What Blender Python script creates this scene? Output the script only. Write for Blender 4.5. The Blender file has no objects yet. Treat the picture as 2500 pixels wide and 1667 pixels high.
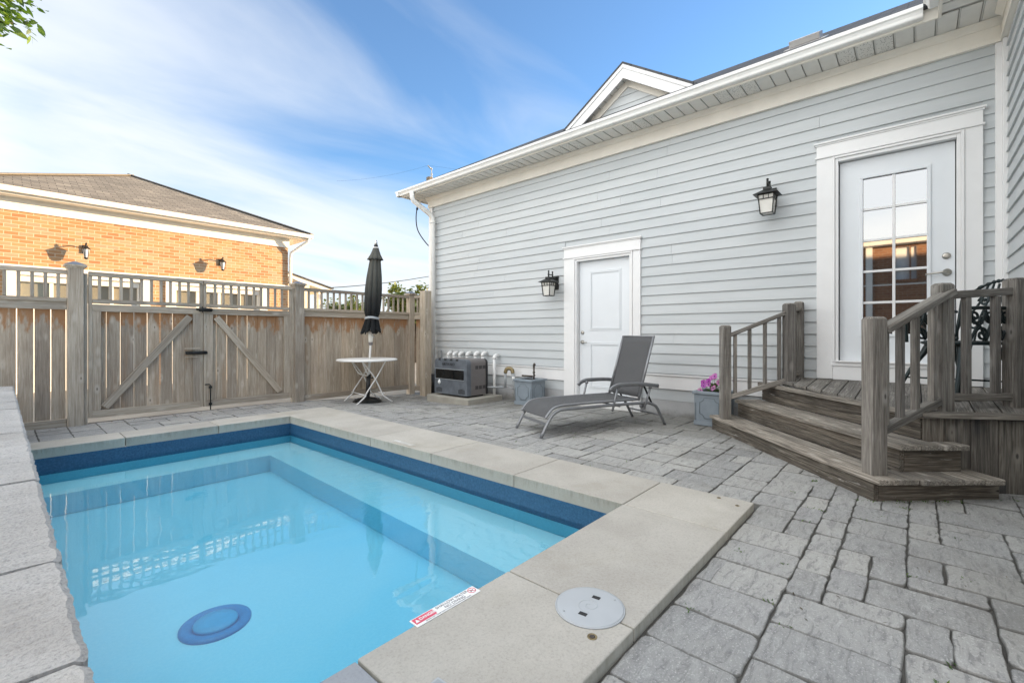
import bpy, bmesh, math, random
from mathutils import Vector, Matrix
R = math.radians
rng = random.Random(7)
scene = bpy.context.scene
COL = scene.collection

# ---------------------------------------------------------------- camera, sky, sun, exposure
cam_d = bpy.data.cameras.new("camera"); cam = bpy.data.objects.new("camera", cam_d); COL.objects.link(cam)
YAW = math.atan2(1253, 1111)
cam.location = (0, 0, 1.08)
cam.rotation_euler = (R(90), 0, -YAW)
cam_d.sensor_width = 36; cam_d.lens = 36 * 1111 / 2500
cam_d.shift_y = -0.0074
cam_d.clip_start = 0.02; cam_d.clip_end = 2000
scene.camera = cam

SUN_AZ, SUN_EL = R(25), R(8)         # azimuth from +X towards -Y
sv = Vector((math.cos(SUN_EL) * math.cos(SUN_AZ), -math.cos(SUN_EL) * math.sin(SUN_AZ), math.sin(SUN_EL)))
W = bpy.data.worlds.new("World"); scene.world = W; W.use_nodes = True
nt = W.node_tree; nt.nodes.clear()
def wn(t, **k):
    n = nt.nodes.new(t)
    for a, b in k.items(): setattr(n, a, b)
    return n
L = nt.links.new
out = wn("ShaderNodeOutputWorld"); bg = wn("ShaderNodeBackground"); L(bg.outputs[0], out.inputs[0])
sky = wn("ShaderNodeTexSky", sky_type='NISHITA'); sky.sun_disc = False
sky.sun_elevation = SUN_EL; sky.sun_rotation = math.atan2(sv.x, sv.y); sky.air_density = 1.0; sky.dust_density = 0.3; sky.ozone_density = 2.5
tc = wn("ShaderNodeTexCoord")
sep = wn("ShaderNodeSeparateXYZ"); L(tc.outputs['Generated'], sep.inputs[0])
def wm(op, a, b=None, c=None, clamp=False):
    n = wn("ShaderNodeMath", operation=op); n.use_clamp = clamp
    for i, q in enumerate((a, b, c)):
        if q is None: continue
        if isinstance(q, (int, float)): n.inputs[i].default_value = q
        else: L(q, n.inputs[i])
    return n.outputs[0]
zz = wm('ADD', wm('MAXIMUM', sep.outputs[2], 0.0), 0.16)
cx_ = wm('DIVIDE', sep.outputs[0], zz); cy_ = wm('DIVIDE', sep.outputs[1], zz)
comb = wn("ShaderNodeCombineXYZ"); L(cx_, comb.inputs[0]); L(cy_, comb.inputs[1])
mp = wn("ShaderNodeMapping"); mp.inputs['Rotation'].default_value = (0, 0, R(20)); mp.inputs['Scale'].default_value = (0.55, 1.25, 1); mp.inputs['Location'].default_value = (1.7, 0.4, 0)
L(comb.outputs[0], mp.inputs[0])
no = wn("ShaderNodeTexNoise"); no.inputs['Scale'].default_value = 1.45; no.inputs['Detail'].default_value = 8; no.inputs['Roughness'].default_value = 0.52; no.inputs['Distortion'].default_value = 0.5
L(mp.outputs[0], no.inputs['Vector'])
# cloud cover: thicker low in the sky and towards the west (-X), open blue to the north-east
low = wm('POWER', wm('SUBTRACT', 1.0, wm('MAXIMUM', sep.outputs[2], 0.0)), 3.0)
west = wm('MULTIPLY', wm('SUBTRACT', sep.outputs[1], sep.outputs[0]), 0.34)
cov = wm('ADD', wm('ADD', wm('MULTIPLY', low, 0.86), west), -0.19)
dens = wm('ADD', wm('MULTIPLY', wm('SUBTRACT', no.outputs['Fac'], 0.5), 1.15), cov)
mr = wn("ShaderNodeMapRange", interpolation_type='SMOOTHSTEP'); mr.inputs[1].default_value = -0.22; mr.inputs[2].default_value = 0.66; L(dens, mr.inputs[0])
skyc = wn("ShaderNodeMix", data_type='RGBA', blend_type='MULTIPLY'); skyc.inputs[0].default_value = 1.0
L(sky.outputs[0], skyc.inputs[6]); skyc.inputs[7].default_value = (0.040, 0.051, 0.061, 1)
mix = wn("ShaderNodeMix", data_type='RGBA'); L(mr.outputs[0], mix.inputs[0]); L(skyc.outputs[2], mix.inputs[6])
# extra-bright cloud bank added in the unseen west and overhead to fill the yard
def wsm(v, a, b):
    q = wn("ShaderNodeMapRange", interpolation_type='SMOOTHSTEP'); L(v, q.inputs[0]); q.inputs[1].default_value = a; q.inputs[2].default_value = b; return q.outputs[0]
bright = wm('MAXIMUM', wsm(wm('ADD', wm('MULTIPLY', sep.outputs[0], -1.0), wm('MULTIPLY', sep.outputs[1], 0.12)), 0.06, 0.55), wsm(sep.outputs[2], 0.72, 0.97))
cb = wn("ShaderNodeMix", data_type='RGBA'); L(bright, cb.inputs[0]); cb.inputs[6].default_value = (0.146, 0.153, 0.162, 1); cb.inputs[7].default_value = (0.425, 0.427, 0.42, 1)
L(cb.outputs[2], mix.inputs[7])
cl2 = wm('MAXIMUM', wm('MAXIMUM', mr.outputs[0], 0.05), wm('MULTIPLY', bright, 0.85)); L(cl2, mix.inputs[0])
L(mix.outputs[2], bg.inputs[0]); bg.inputs[1].default_value = 1.0

sl = bpy.data.lights.new("sun", 'SUN'); so = bpy.data.objects.new("sun", sl); COL.objects.link(so)
sl.energy = 2.2; sl.angle = R(0.6); sl.color = (1.0, 0.72, 0.43)
so.rotation_euler = (-sv).to_track_quat('-Z', 'Y').to_euler(); so.location = (30, -10, 20)
vs = scene.view_settings; vs.view_transform = 'Standard'; vs.look = 'None'; vs.gamma = 1; vs.exposure = 2.8
scene.render.engine = 'CYCLES'
cy = scene.cycles
cy.use_denoising = True; cy.max_bounces = 7; cy.diffuse_bounces = 4; cy.glossy_bounces = 4; cy.transparent_max_bounces = 16; cy.transmission_bounces = 6
try: cy.denoising_prefilter = 'ACCURATE'
except Exception: pass
cy.sample_clamp_indirect = 6

# ---------------------------------------------------------------- material helpers
class NT:
    def __init__(s, name):
        s.m = bpy.data.materials.new(name); s.m.use_nodes = True
        s.t = s.m.node_tree; s.t.nodes.clear()
        s.o = s.n('ShaderNodeOutputMaterial'); s.p = s.n('ShaderNodeBsdfPrincipled'); s.l(s.p.outputs[0], s.o.inputs[0])
    def n(s, t, **k):
        q = s.t.nodes.new(t)
        for a, b in k.items(): setattr(q, a, b)
        return q
    def l(s, a, b): s.t.links.new(a, b)
    def put(s, sock, v):
        if v is None: return
        if hasattr(v, 'is_linked') or hasattr(v, 'links'): s.l(v, sock)
        else:
            if isinstance(v, tuple) and len(v) == 3 and sock.type == 'RGBA': v = v + (1,)
            sock.default_value = v
    def obj(s): return s.n('ShaderNodeTexCoord').outputs['Object']
    def attr(s, a, out='Vector'): return s.n('ShaderNodeAttribute', attribute_name=a).outputs[out]
    def gc(s): return s.attr('gc')
    def rnd(s): return s.attr('rnd', 'Fac')
    def mapv(s, v, scale=(1, 1, 1), loc=(0, 0, 0), rot=(0, 0, 0)):
        q = s.n('ShaderNodeMapping'); s.l(v, q.inputs[0]); q.inputs['Scale'].default_value = scale; q.inputs['Location'].default_value = loc; q.inputs['Rotation'].default_value = rot
        return q.outputs[0]
    def noise(s, v, scale, detail=4, rough=.55, dist=0, out='Fac'):
        q = s.n('ShaderNodeTexNoise'); s.l(v, q.inputs['Vector']); q.inputs['Scale'].default_value = scale; q.inputs['Detail'].default_value = detail
        q.inputs['Roughness'].default_value = rough; q.inputs['Distortion'].default_value = dist
        return q.outputs[out]
    def voro(s, v, scale, feature='F1', out='Distance'):
        q = s.n('ShaderNodeTexVoronoi', feature=feature); s.l(v, q.inputs['Vector']); q.inputs['Scale'].default_value = scale
        return q.outputs[out]
    def ramp(s, f, stops, interp='LINEAR'):
        q = s.n('ShaderNodeValToRGB'); q.color_ramp.interpolation = interp; s.put(q.inputs[0], f)
        e = q.color_ramp.elements
        while len(e) < len(stops): e.new(.5)
        for i, (p, c) in enumerate(stops):
            e[i].position = p; e[i].color = (c + (1,)) if len(c) == 3 else c
        return q.outputs[0]
    def mixc(s, f, a, b, mode='MIX'):
        q = s.n('ShaderNodeMix', data_type='RGBA', blend_type=mode); s.put(q.inputs[0], f); s.put(q.inputs[6], a); s.put(q.inputs[7], b)
        return q.outputs[2]
    def math(s, op, a, b=None, c=None, clamp=False):
        q = s.n('ShaderNodeMath', operation=op); q.use_clamp = clamp
        for i, v in enumerate((a, b, c)): s.put(q.inputs[i], v)
        return q.outputs[0]
    def rng(s, v, a, b, c=0., d=1., smooth=True):
        q = s.n('ShaderNodeMapRange', interpolation_type='SMOOTHSTEP' if smooth else 'LINEAR'); s.l(v, q.inputs[0])
        for i, k in enumerate((a, b, c, d)): q.inputs[i + 1].default_value = k
        return q.outputs[0]
    def sepz(s, v, i=2):
        q = s.n('ShaderNodeSeparateXYZ'); s.l(v, q.inputs[0]); return q.outputs[i]
    def bump(s, h, strength=.3, dist=.01):
        q = s.n('ShaderNodeBump'); q.inputs['Strength'].default_value = strength; q.inputs['Distance'].default_value = dist; s.l(h, q.inputs['Height'])
        s.l(q.outputs[0], s.p.inputs['Normal']); return q.outputs[0]
    def fin(s, col=None, rough=None, metal=None, spec=None):
        s.put(s.p.inputs['Base Color'], col); s.put(s.p.inputs['Roughness'], rough); s.put(s.p.inputs['Metallic'], metal)
        if spec is not None: s.put(s.p.inputs['Specular IOR Level'], spec)
        return s.m

def simple(name, col, rough=.5, metal=0., var=.06, scale=14., bump=0., spec=None):
    s = NT(name); o = s.obj(); f = s.noise(o, scale, 5)
    c = s.mixc(s.rng(f, .3, .7), tuple(x * (1 - var) for x in col), tuple(min(1, x * (1 + var)) for x in col))
    if bump: s.bump(s.noise(o, scale * 6, 4), bump, .004)
    return s.fin(c, s.rng(f, .3, .7, rough - .06, min(1, rough + .06)), metal, spec)

def wood(name, base, dark, light, warm=None, warm_amt=.25, knots=True, rough=.9, scrape=0., stain_z=None, bump=.35):
    s = NT(name); g = s.gc(); r = s.rnd(); o = s.obj()
    gr = s.noise(s.mapv(g, (78, 78, 3.0)), 1, 8, .68, .7)
    fine = s.noise(s.mapv(g, (240, 240, 6)), 1, 3, .6)
    blot = s.noise(s.mapv(g, (5, 5, 1.4)), 1, 5, .6)
    big = s.noise(s.mapv(g, (14, 14, 1.1), (9, 4, 2)), 1, 5, .6, .4)
    c = s.ramp(s.math('ADD', s.math('MULTIPLY', gr, .72), s.math('MULTIPLY', big, .28)), [(.36, dark), (.5, base), (.63, light)])
    crk = s.noise(s.mapv(g, (120, 120, 1.3), (2, 8, 5)), 1, 3, .5, .3)
    c = s.mixc(s.rng(crk, .66, .72, 0, .7), c, tuple(q * .4 for q in dark))
    c = s.mixc(s.rng(blot, .48, .70, 0, .60), c, dark, 'MIX')
    c = s.mixc(s.math('MULTIPLY', s.rng(fine, .3, .75), .45), c, light)
    # board to board tint
    tint = s.ramp(r, [(0, (.78, .77, .77)), (.5, (1, .99, .97)), (1, (1.16, 1.12, 1.08))])
    c = s.mixc(1., c, tint, 'MULTIPLY')
    if warm:
        wv = s.noise(s.mapv(g, (7, 7, .9), (3, 1, 7)), 1, 4, .6)
        c = s.mixc(s.rng(wv, .56, .72, 0, warm_amt), c, warm)
    if stain_z is not None:
        z = s.sepz(o); nz = s.noise(s.mapv(o, (11, 11, 3.2)), 1, 5, .65)
        top = s.math('ADD', z, s.math('MULTIPLY', s.math('SUBTRACT', nz, .5), 1.0))
        c = s.mixc(s.rng(top, stain_z - .03, stain_z + .12, 0, .80), c, (.36, .165, .06))
    h = s.math('ADD', s.math('MULTIPLY', gr, .8), s.math('MULTIPLY', fine, .35))
    if knots:
        vd = s.voro(s.mapv(g, (7.5, 7.5, 3.2)), 1)
        k = s.rng(vd, .03, .085, 1, 0)
        ring = s.rng(vd, .085, .26, 1, 0)
        c = s.mixc(s.math('MULTIPLY', ring, .55), c, tuple(min(1, x * 1.12) for x in light)); c = s.mixc(s.math('MULTIPLY', k, .75), c, tuple(x * .45 for x in dark))
    if scrape:
        sc = s.noise(s.mapv(g, (38, 38, 3.0), (5, 2, 1)), 1, 6, .75, .6)
        c = s.mixc(s.rng(sc, .60, .70, 0, scrape), c, (.55, .53, .49))
    s.bump(h, bump, .006)
    return s.fin(c, rough, 0, .25)

M = {}
M['fence'] = wood('weathered_cedar', (.415, .354, .28), (.26, .212, .162), (.56, .505, .42), warm=(.23, .15, .09), warm_amt=.22)
M['fence_board'] = wood('weathered_cedar_board', (.405, .332, .252), (.25, .196, .146), (.58, .51, .415), warm=(.34, .21, .12), warm_amt=.5, stain_z=1.17)
M['deck'] = wood('old_deck_wood', (.15, .142, .13), (.055, .052, .047), (.33, .315, .29), scrape=.75, bump=.7)
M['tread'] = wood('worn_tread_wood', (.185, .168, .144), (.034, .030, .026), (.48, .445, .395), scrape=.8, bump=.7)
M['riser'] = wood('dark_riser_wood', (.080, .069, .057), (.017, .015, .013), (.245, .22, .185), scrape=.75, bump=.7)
M['rail'] = wood('railing_wood', (.165, .155, .141), (.056, .051, .046), (.335, .32, .295), warm=(.14, .09, .06), warm_amt=.22, bump=.8)
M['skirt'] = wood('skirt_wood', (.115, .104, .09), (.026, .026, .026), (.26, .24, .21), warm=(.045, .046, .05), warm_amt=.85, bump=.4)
M['white'] = simple('white_trim', (.78, .78, .775), .45, var=.02, scale=5)
M['cream'] = simple('cream_trim', (.80, .765, .69), .5, var=.04, scale=4)
M['metal_white'] = simple('white_aluminium', (.78, .775, .75), .32, var=.03, scale=6)
M['soffit'] = simple('soffit_metal', (.70, .69, .655), .5, var=.03)
M['door'] = simple('door_paint', (.72, .75, .775), .38, var=.015, scale=4)
M['shadowgap'] = simple('dark_gap', (.03, .03, .03), .9)
M['nickel'] = simple('satin_nickel', (.45, .43, .39), .32, 1.0, var=.05)
M['black'] = simple('black_iron', (.018, .02, .02), .42, .3, var=.2, scale=30)
M['blackpl'] = simple('black_plastic', (.02, .021, .022), .35, var=.1)
M['chairiron'] = simple('dark_green_iron', (.012, .022, .023), .38, .3, var=.25, scale=40)
M['alu'] = simple('grey_aluminium', (.235, .242, .255), .38, .45, var=.06, scale=20)
M['pvc'] = simple('white_pvc', (.80, .80, .78), .35, var=.03)
M['greypl'] = simple('grey_plastic', (.41, .43, .445), .45, var=.03, scale=9)
M['pipe'] = simple('grey_pipe', (.33, .35, .36), .5, var=.08)
M['brass'] = simple('aged_brass', (.28, .22, .12), .5, .7, var=.2)
M['vent_grey'] = simple('vent_metal', (.40, .39, .38), .5, .2)
M['soffit_gap'] = simple('soffit_groove', (.42, .41, .385), .6)
M['capmetal'] = simple('slate_post_cap', (.17, .185, .215), .45, .3, var=.15)
M['rust'] = simple('rusty_pipe', (.085, .07, .06), .7, .3, var=.3, scale=50)
M['tablewhite'] = simple('white_enamel', (.80, .79, .76), .4, var=.03)
M['chrome'] = simple('pole_metal', (.55, .54, .5), .3, .8, var=.05)

def m_siding():
    s = NT('grey_siding'); o = s.obj(); r = s.rnd()
    f = s.noise(s.mapv(o, (1, .7, 6)), 2.0, 5); g = s.noise(s.mapv(o, (8, 3, 60)), 1, 4)
    c = s.mixc(s.rng(f, .3, .7), (.508, .536, .545), (.550, .577, .586))
    c = s.mixc(s.math('MULTIPLY', s.rng(g, .35, .7), .12), c, (.48, .50, .51))
    c = s.mixc(1., c, s.ramp(r, [(0, (.965, .97, .975)), (1, (1.03, 1.025, 1.02))]), 'MULTIPLY')
    s.bump(g, .06, .003)
    return s.fin(c, .55, 0, .35)
M['siding'] = m_siding()
def m_perf():
    s = NT('perforated_soffit'); o = s.obj()
    v = s.voro(s.mapv(o, (62, 62, 0)), 1); k = s.rng(v, .20, .28, 1, 0)
    q = s.n('ShaderNodeTexVoronoi'); 
    return s.fin(s.mixc(k, (.70, .69, .655), (.10, .10, .09)), .5)
M['perf'] = m_perf()
def m_concrete(name, a, b, sc=6., stain=None, bump=.25, speck=.3, rough=.88, drip=False, splash=None):
    s = NT(name); o = s.obj(); r = s.rnd()
    f = s.noise(o, sc * .5, 6, .6); g = s.noise(o, sc * 22, 4, .7); h = s.voro(o, sc * 30)
    c = s.mixc(s.rng(f, .3, .7), a, b)
    c = s.mixc(s.math('MULTIPLY', s.rng(g, .45, .72), speck), c, tuple(x * .55 for x in a))
    c = s.mixc(s.math('MULTIPLY', s.rng(g, .28, .42, 1, 0), speck * .6), c, tuple(min(1, x * 1.35) for x in b))
    if stain: c = s.mixc(s.rng(s.noise(o, 1.3, 5, .65, .4), .52, .72, 0, .5), c, stain)
    if drip:
        # dirt runs down the upright faces of the slab, below its arris
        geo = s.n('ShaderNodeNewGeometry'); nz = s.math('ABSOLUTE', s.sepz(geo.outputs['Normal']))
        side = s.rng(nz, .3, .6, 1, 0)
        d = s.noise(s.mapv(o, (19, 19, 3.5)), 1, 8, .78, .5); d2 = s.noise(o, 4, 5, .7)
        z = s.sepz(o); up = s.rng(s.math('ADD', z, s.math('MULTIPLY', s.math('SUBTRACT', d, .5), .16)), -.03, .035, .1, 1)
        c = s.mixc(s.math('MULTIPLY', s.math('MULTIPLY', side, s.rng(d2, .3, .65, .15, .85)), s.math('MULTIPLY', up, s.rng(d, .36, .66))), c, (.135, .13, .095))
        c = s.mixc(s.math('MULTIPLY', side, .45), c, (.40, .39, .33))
    if splash is not None:     # rain splash and soil along the foot of the wall
        zz2 = s.math('ADD', s.sepz(o), s.math('MULTIPLY', s.math('SUBTRACT', s.noise(o, 5, 6, .7), .5), .22))
        c = s.mixc(s.rng(zz2, splash - .06, splash + .07, .75, 0), c, (.17, .165, .145))
    c = s.mixc(1., c, s.ramp(r, [(0, (.93, .93, .93)), (1, (1.05, 1.05, 1.04))]), 'MULTIPLY')
    s.bump(s.math('ADD', g, s.math('MULTIPLY', f, .5)), bump, .006)
    return s.fin(c, rough, 0, .25)
M['coping'] = m_concrete('limestone_coping', (.402, .378, .338), (.472, .448, .404), 5, stain=(.325, .296, .235), drip=True, speck=.35)
M['coping_blue'] = m_concrete('bluestone_coping', (.27, .285, .31), (.33, .345, .37), 5, speck=.25)
M['cap'] = m_concrete('rough_cap_stone', (.43, .412, .388), (.53, .512, .485), 6, stain=(.36, .332, .30), bump=.9, speck=.7)
M['found'] = m_concrete('foundation_parging', (.40, .41, .42), (.47, .475, .48), 4, stain=(.33, .33, .33), bump=.15, speck=.15, splash=.02)
M['pad'] = m_concrete('concrete_pad', (.33, .31, .27), (.41, .39, .34), 6, stain=(.24, .23, .19), speck=.4)
M['bed'] = m_concrete('joint_sand', (.085, .082, .075), (.13, .125, .115), 14, bump=.8, speck=.5)
M['lane'] = m_concrete('gravel_lane', (.24, .22, .19), (.32, .30, .26), 3, bump=.5, speck=.5)
def m_paver():
    s = NT('grey_paver'); o = s.obj(); r = s.rnd(); g0 = s.gc()
    f = s.noise(o, 2.2, 6, .62); sp = s.noise(o, 130, 3, .7); sp2 = s.noise(o, 46, 5, .75)
    st = s.noise(s.mapv(o, (9, 34, 9), rot=(0, 0, R(14))), 1, 7, .68, .9)
    c = s.ramp(r, [(0, (.275, .278, .282)), (.3, (.325, .328, .328)), (.62, (.365, .366, .362)), (.88, (.395, .392, .378)), (1, (.30, .303, .312))])
    c = s.mixc(s.rng(f, .35, .7, 0, .35), c, (.40, .40, .385))
    c = s.mixc(s.rng(st, .49, .66, 0, .62), c, (.17, .172, .176))
    c = s.mixc(s.rng(st, .33, .46, .35, 0), c, (.50, .505, .505))
    c = s.mixc(s.rng(sp, .55, .68, 0, .6), c, (.60, .605, .605))
    c = s.mixc(s.rng(sp2, .54, .68, 0, .6), c, (.15, .155, .16))
    dirt = s.noise(o, 1.1, 5, .65, .5)
    c = s.mixc(s.rng(dirt, .48, .72, 0, .45), c, (.19, .182, .165))
    edge = s.rng(s.math('ADD', s.sepz(g0), s.math('MULTIPLY', s.math('SUBTRACT', s.noise(o, 34, 5, .75), .5), 1.5)), .0, .62, 1, 0)
    c = s.mixc(s.math('MULTIPLY', edge, .62), c, (.10, .098, .092))
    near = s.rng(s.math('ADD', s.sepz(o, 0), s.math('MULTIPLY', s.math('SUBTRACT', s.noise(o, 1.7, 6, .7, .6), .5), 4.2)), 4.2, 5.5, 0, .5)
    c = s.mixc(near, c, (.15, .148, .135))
    c = s.mixc(1., c, (.96, .95, .925), 'MULTIPLY')
    h = s.math('ADD', s.math('MULTIPLY', st, 1.0), s.math('ADD', s.math('MULTIPLY', sp, .35), s.math('MULTIPLY', sp2, .6)))
    s.bump(h, .8, .009)
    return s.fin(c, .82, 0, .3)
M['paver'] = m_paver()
def m_brick(name, cols, mortar, bw=.21, bh=.075, rough=.85, bump=.5):
    s = NT(name); g = s.gc()
    q = s.n('ShaderNodeTexBrick'); s.l(g, q.inputs['Vector']); q.offset = .5
    q.inputs['Scale'].default_value = 1; q.inputs['Brick Width'].default_value = bw; q.inputs['Row Height'].default_value = bh; q.inputs['Mortar Size'].default_value = .006 if bh > .05 else .003
    q.inputs['Mortar Smooth'].default_value = .15; q.inputs['Bias'].default_value = 0
    q.inputs['Color1'].default_value = (0, 0, 0, 1); q.inputs['Color2'].default_value = (1, 1, 1, 1); q.inputs['Mortar'].default_value = (.5, .5, .5, 1)
    n1 = s.noise(g, 9, 4)
    fac = s.math('ADD', s.math('MULTIPLY', q.outputs['Color'], .75), s.math('MULTIPLY', n1, .25))
    c = s.ramp(fac, cols)
    c = s.mixc(q.outputs['Fac'], c, mortar)
    h = s.math('SUBTRACT', s.math('MULTIPLY', s.noise(g, 60, 4), .3), q.outputs['Fac'])
    s.bump(h, bump, .008)
    return s.fin(c, rough, 0, .25)
M['brick'] = m_brick('red_brick', [(0, (.32, .15, .075)), (.3, (.42, .215, .10)), (.55, (.48, .28, .14)), (.75, (.40, .28, .18)), (1, (.53, .35, .18))], (.57, .49, .36))
M['brick2'] = m_brick('brown_brick', [(0, (.22, .095, .05)), (.5, (.28, .13, .07)), (1, (.33, .165, .085))], (.33, .26, .19))
M['shingle'] = m_brick('brown_shingles', [(0, (.105, .095, .08)), (.35, (.215, .19, .158)), (.6, (.15, .135, .115)), (1, (.31, .275, .225))], (.045, .04, .036), .26, .14, .95)
M['shingle_dark'] = m_brick('charcoal_shingles', [(0, (.055, .057, .062)), (.5, (.085, .087, .092)), (1, (.12, .12, .125))], (.03, .03, .03), .26, .14, .95)
def m_liner(name, a, b):
    s = NT(name); o = s.obj(); f = s.noise(o, 60, 4, .7); g = s.noise(o, 3, 4)
    c = s.mixc(s.rng(f, .35, .68), a, b); c = s.mixc(s.rng(g, .35, .7, 0, .2), c, b)
    return s.fin(c, .42, 0, .4)
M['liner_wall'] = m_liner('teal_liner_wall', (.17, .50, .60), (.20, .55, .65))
M['navy'] = m_liner('navy_liner', (.017, .070, .145), (.036, .115, .215))
M['liner'] = m_liner('pale_blue_liner', (.37, .75, .86), (.41, .78, .88))
M['drain'] = m_liner('drain_blue', (.015, .21, .48), (.022, .25, .54))
M['drain2'] = m_liner('drain_cover_blue', (.05, .37, .62), (.06, .40, .66))
def m_water():
    s = NT('pool_water'); o = s.obj()
    tr = s.n('ShaderNodeBsdfTransparent'); tr.inputs[0].default_value = (.93, .985, 1, 1)
    gl = s.n('ShaderNodeBsdfGlossy'); gl.inputs['Roughness'].default_value = .012; gl.inputs[0].default_value = (1, 1, 1, 1)
    fr = s.n('ShaderNodeFresnel'); fr.inputs[0].default_value = 1.7
    n1 = s.noise(s.mapv(o, (2.0, 3.2, 1), rot=(0, 0, R(35))), 1, 2, .45, .6); n2 = s.noise(s.mapv(o, (15, 24, 1), rot=(0, 0, R(-20))), 1, 3, .5, .5)
    # ripples gather where the return jet stirs the surface, near the pool's middle
    pos = s.n('ShaderNodeVectorMath', operation='DISTANCE'); s.l(s.mapv(o, (1, .62, 0)), pos.inputs[0]); pos.inputs[1].default_value = (2.0, 3.75 * .62, 0)
    jet = s.rng(pos.outputs['Value'], .1, .95, 1, .03)
    n3 = s.noise(s.mapv(o, (11, 20, 1), rot=(0, 0, R(15))), 1, 3, .55, .8)
    b1 = s.n('ShaderNodeBump'); b1.inputs['Strength'].default_value = 1; b1.inputs['Distance'].default_value = .0030
    h = s.math('ADD', s.math('ADD', s.math('MULTIPLY', n1, 1.0), s.math('MULTIPLY', n2, .022)), s.math('MULTIPLY', s.math('MULTIPLY', n3, jet), 1.3))
    s.l(h, b1.inputs['Height'])
    s.l(b1.outputs[0], gl.inputs['Normal']); s.l(b1.outputs[0], fr.inputs['Normal'])
    mx = s.n('ShaderNodeMixShader'); s.l(fr.outputs[0], mx.inputs[0]); s.l(tr.outputs[0], mx.inputs[1]); s.l(gl.outputs[0], mx.inputs[2])
    s.l(mx.outputs[0], s.o.inputs[0])
    va = s.n('ShaderNodeVolumeAbsorption'); va.inputs['Color'].default_value = (.25, .80, .95, 1); va.inputs['Density'].default_value = .55
    s.l(va.outputs[0], s.o.inputs['Volume'])
    return s.m
M['water'] = m_water()
def m_glass(name, tint=(.08, .09, .09), rough=.02):
    s = NT(name); return s.fin(tint, rough, 0, 1.0)
M['glass'] = m_glass('door_glass', (.012, .010, .009)); M['winglass'] = m_glass('window_glass', (.21, .195, .15), .10)
for k_ in ('glass',):
    p_ = [n for n in M[k_].node_tree.nodes if n.type == 'BSDF_PRINCIPLED'][0]; p_.inputs['IOR'].default_value = 2.35
def m_frost():
    s = NT('frosted_lamp_glass'); o = s.obj(); f = s.noise(o, 8, 3)
    return s.fin(s.mixc(f, (.66, .64, .58), (.76, .745, .70)), .35)
M['frost'] = m_frost()
def m_cloth(name, a, b, sc=900, rough=.9, fade=False):
    s = NT(name); o = s.obj(); q = s.n('ShaderNodeTexChecker'); s.l(s.gc(), q.inputs[0]); q.inputs['Scale'].default_value = sc
    f = s.noise(o, 5, 4); c = s.mixc(q.outputs['Fac'], a, b); c = s.mixc(s.rng(f, .35, .7, 0, .25), c, b)
    if fade:   # sun-bleached upper cloth
        z = s.sepz(o); c = s.mixc(s.rng(s.math('ADD', z, s.math('MULTIPLY', f, .3)), 1.55, 2.45, 0, .85), c, (.115, .115, .10))
    s.bump(s.noise(o, 160, 3), .25, .002)
    return s.fin(c, rough, 0, .2)
M['sling'] = m_cloth('grey_sling_mesh', (.070, .071, .074), (.125, .127, .131), 420)
M['parasol'] = m_cloth('black_parasol_cloth', (.010, .011, .012), (.022, .023, .024), 300, fade=True)
def m_leaf(name, a, b, c2):
    s = NT(name); r = s.rnd()
    c = s.ramp(r, [(0, a), (.5, b), (1, c2)])
    d = s.n('ShaderNodeBsdfDiffuse'); t = s.n('ShaderNodeBsdfTranslucent'); g = s.n('ShaderNodeBsdfGlossy'); g.inputs['Roughness'].default_value = .4
    s.l(c, d.inputs[0]); s.l(s.mixc(1., c, (1.25, 1.2, .6), 'MULTIPLY'), t.inputs[0])
    m1 = s.n('ShaderNodeMixShader'); m1.inputs[0].default_value = .42; s.l(d.outputs[0], m1.inputs[1]); s.l(t.outputs[0], m1.inputs[2])
    m2 = s.n('ShaderNodeMixShader'); m2.inputs[0].default_value = .06; s.l(m1.outputs[0], m2.inputs[1]); s.l(g.outputs[0], m2.inputs[2])
    s.l(m2.outputs[0], s.o.inputs[0]); return s.m
M['leaf'] = m_leaf('tree_leaf', (.035, .085, .014), (.075, .16, .025), (.17, .26, .035))
M['leaf_far'] = m_leaf('far_leaf', (.05, .085, .02), (.10, .14, .03), (.17, .20, .05))
M['petal'] = m_leaf('petunia_petal', (.50, .07, .55), (.62, .17, .62), (.72, .34, .62))
M['petal_dark'] = simple('petunia_throat', (.10, .01, .13), .7)
M['herb'] = m_leaf('petunia_leaf', (.04, .10, .02), (.08, .16, .04), (.16, .22, .06))
M['litter'] = m_leaf('dry_litter', (.05, .035, .02), (.11, .075, .035), (.34, .24, .05))
M['bark'] = simple('bark', (.10, .08, .06), .9, var=.3, scale=20, bump=.5)
M['soil'] = simple('potting_soil', (.03, .022, .016), .95, var=.4, scale=60, bump=.8)
M['planter'] = simple('blue_grey_planter', (.225, .265, .30), .6, var=.07, scale=7, bump=.1)
M['planter_shade'] = simple('planter_relief_shade', (.135, .165, .19), .6, var=.1)  # darker tone paints in the shading line along the moulded relief
M['heat_side'] = simple('taupe_metal', (.185, .17, .165), .45, .2, var=.05)
M['heat_front'] = simple('slate_plastic', (.115, .13, .15), .5, var=.18, scale=9)
M['panel_dark'] = simple('dark_gloss_panel', (.008, .009, .010), .12)
M['louvre'] = simple('louvre_mesh', (.06, .055, .055), .6)
M['signwhite'] = simple('sign_white', (.80, .80, .78), .4, var=.02); M['signred'] = simple('sign_red', (.66, .10, .15), .5, var=.05); M['signblack'] = simple('sign_print', (.10, .09, .10), .6)
M['faded'] = simple('faded_sign', (.53, .515, .475), .6, var=.06)
M['blue_orn'] = simple('blue_glaze', (.05, .10, .36), .3, var=.6, scale=60)
M['cream_wall'] = simple('cream_stucco', (.74, .67, .52), .8, var=.05)
M['polewood'] = simple('pole_wood', (.16, .13, .10), .9, var=.25, scale=12)
M['cable'] = simple('black_cable', (.02, .02, .022), .6)
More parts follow.
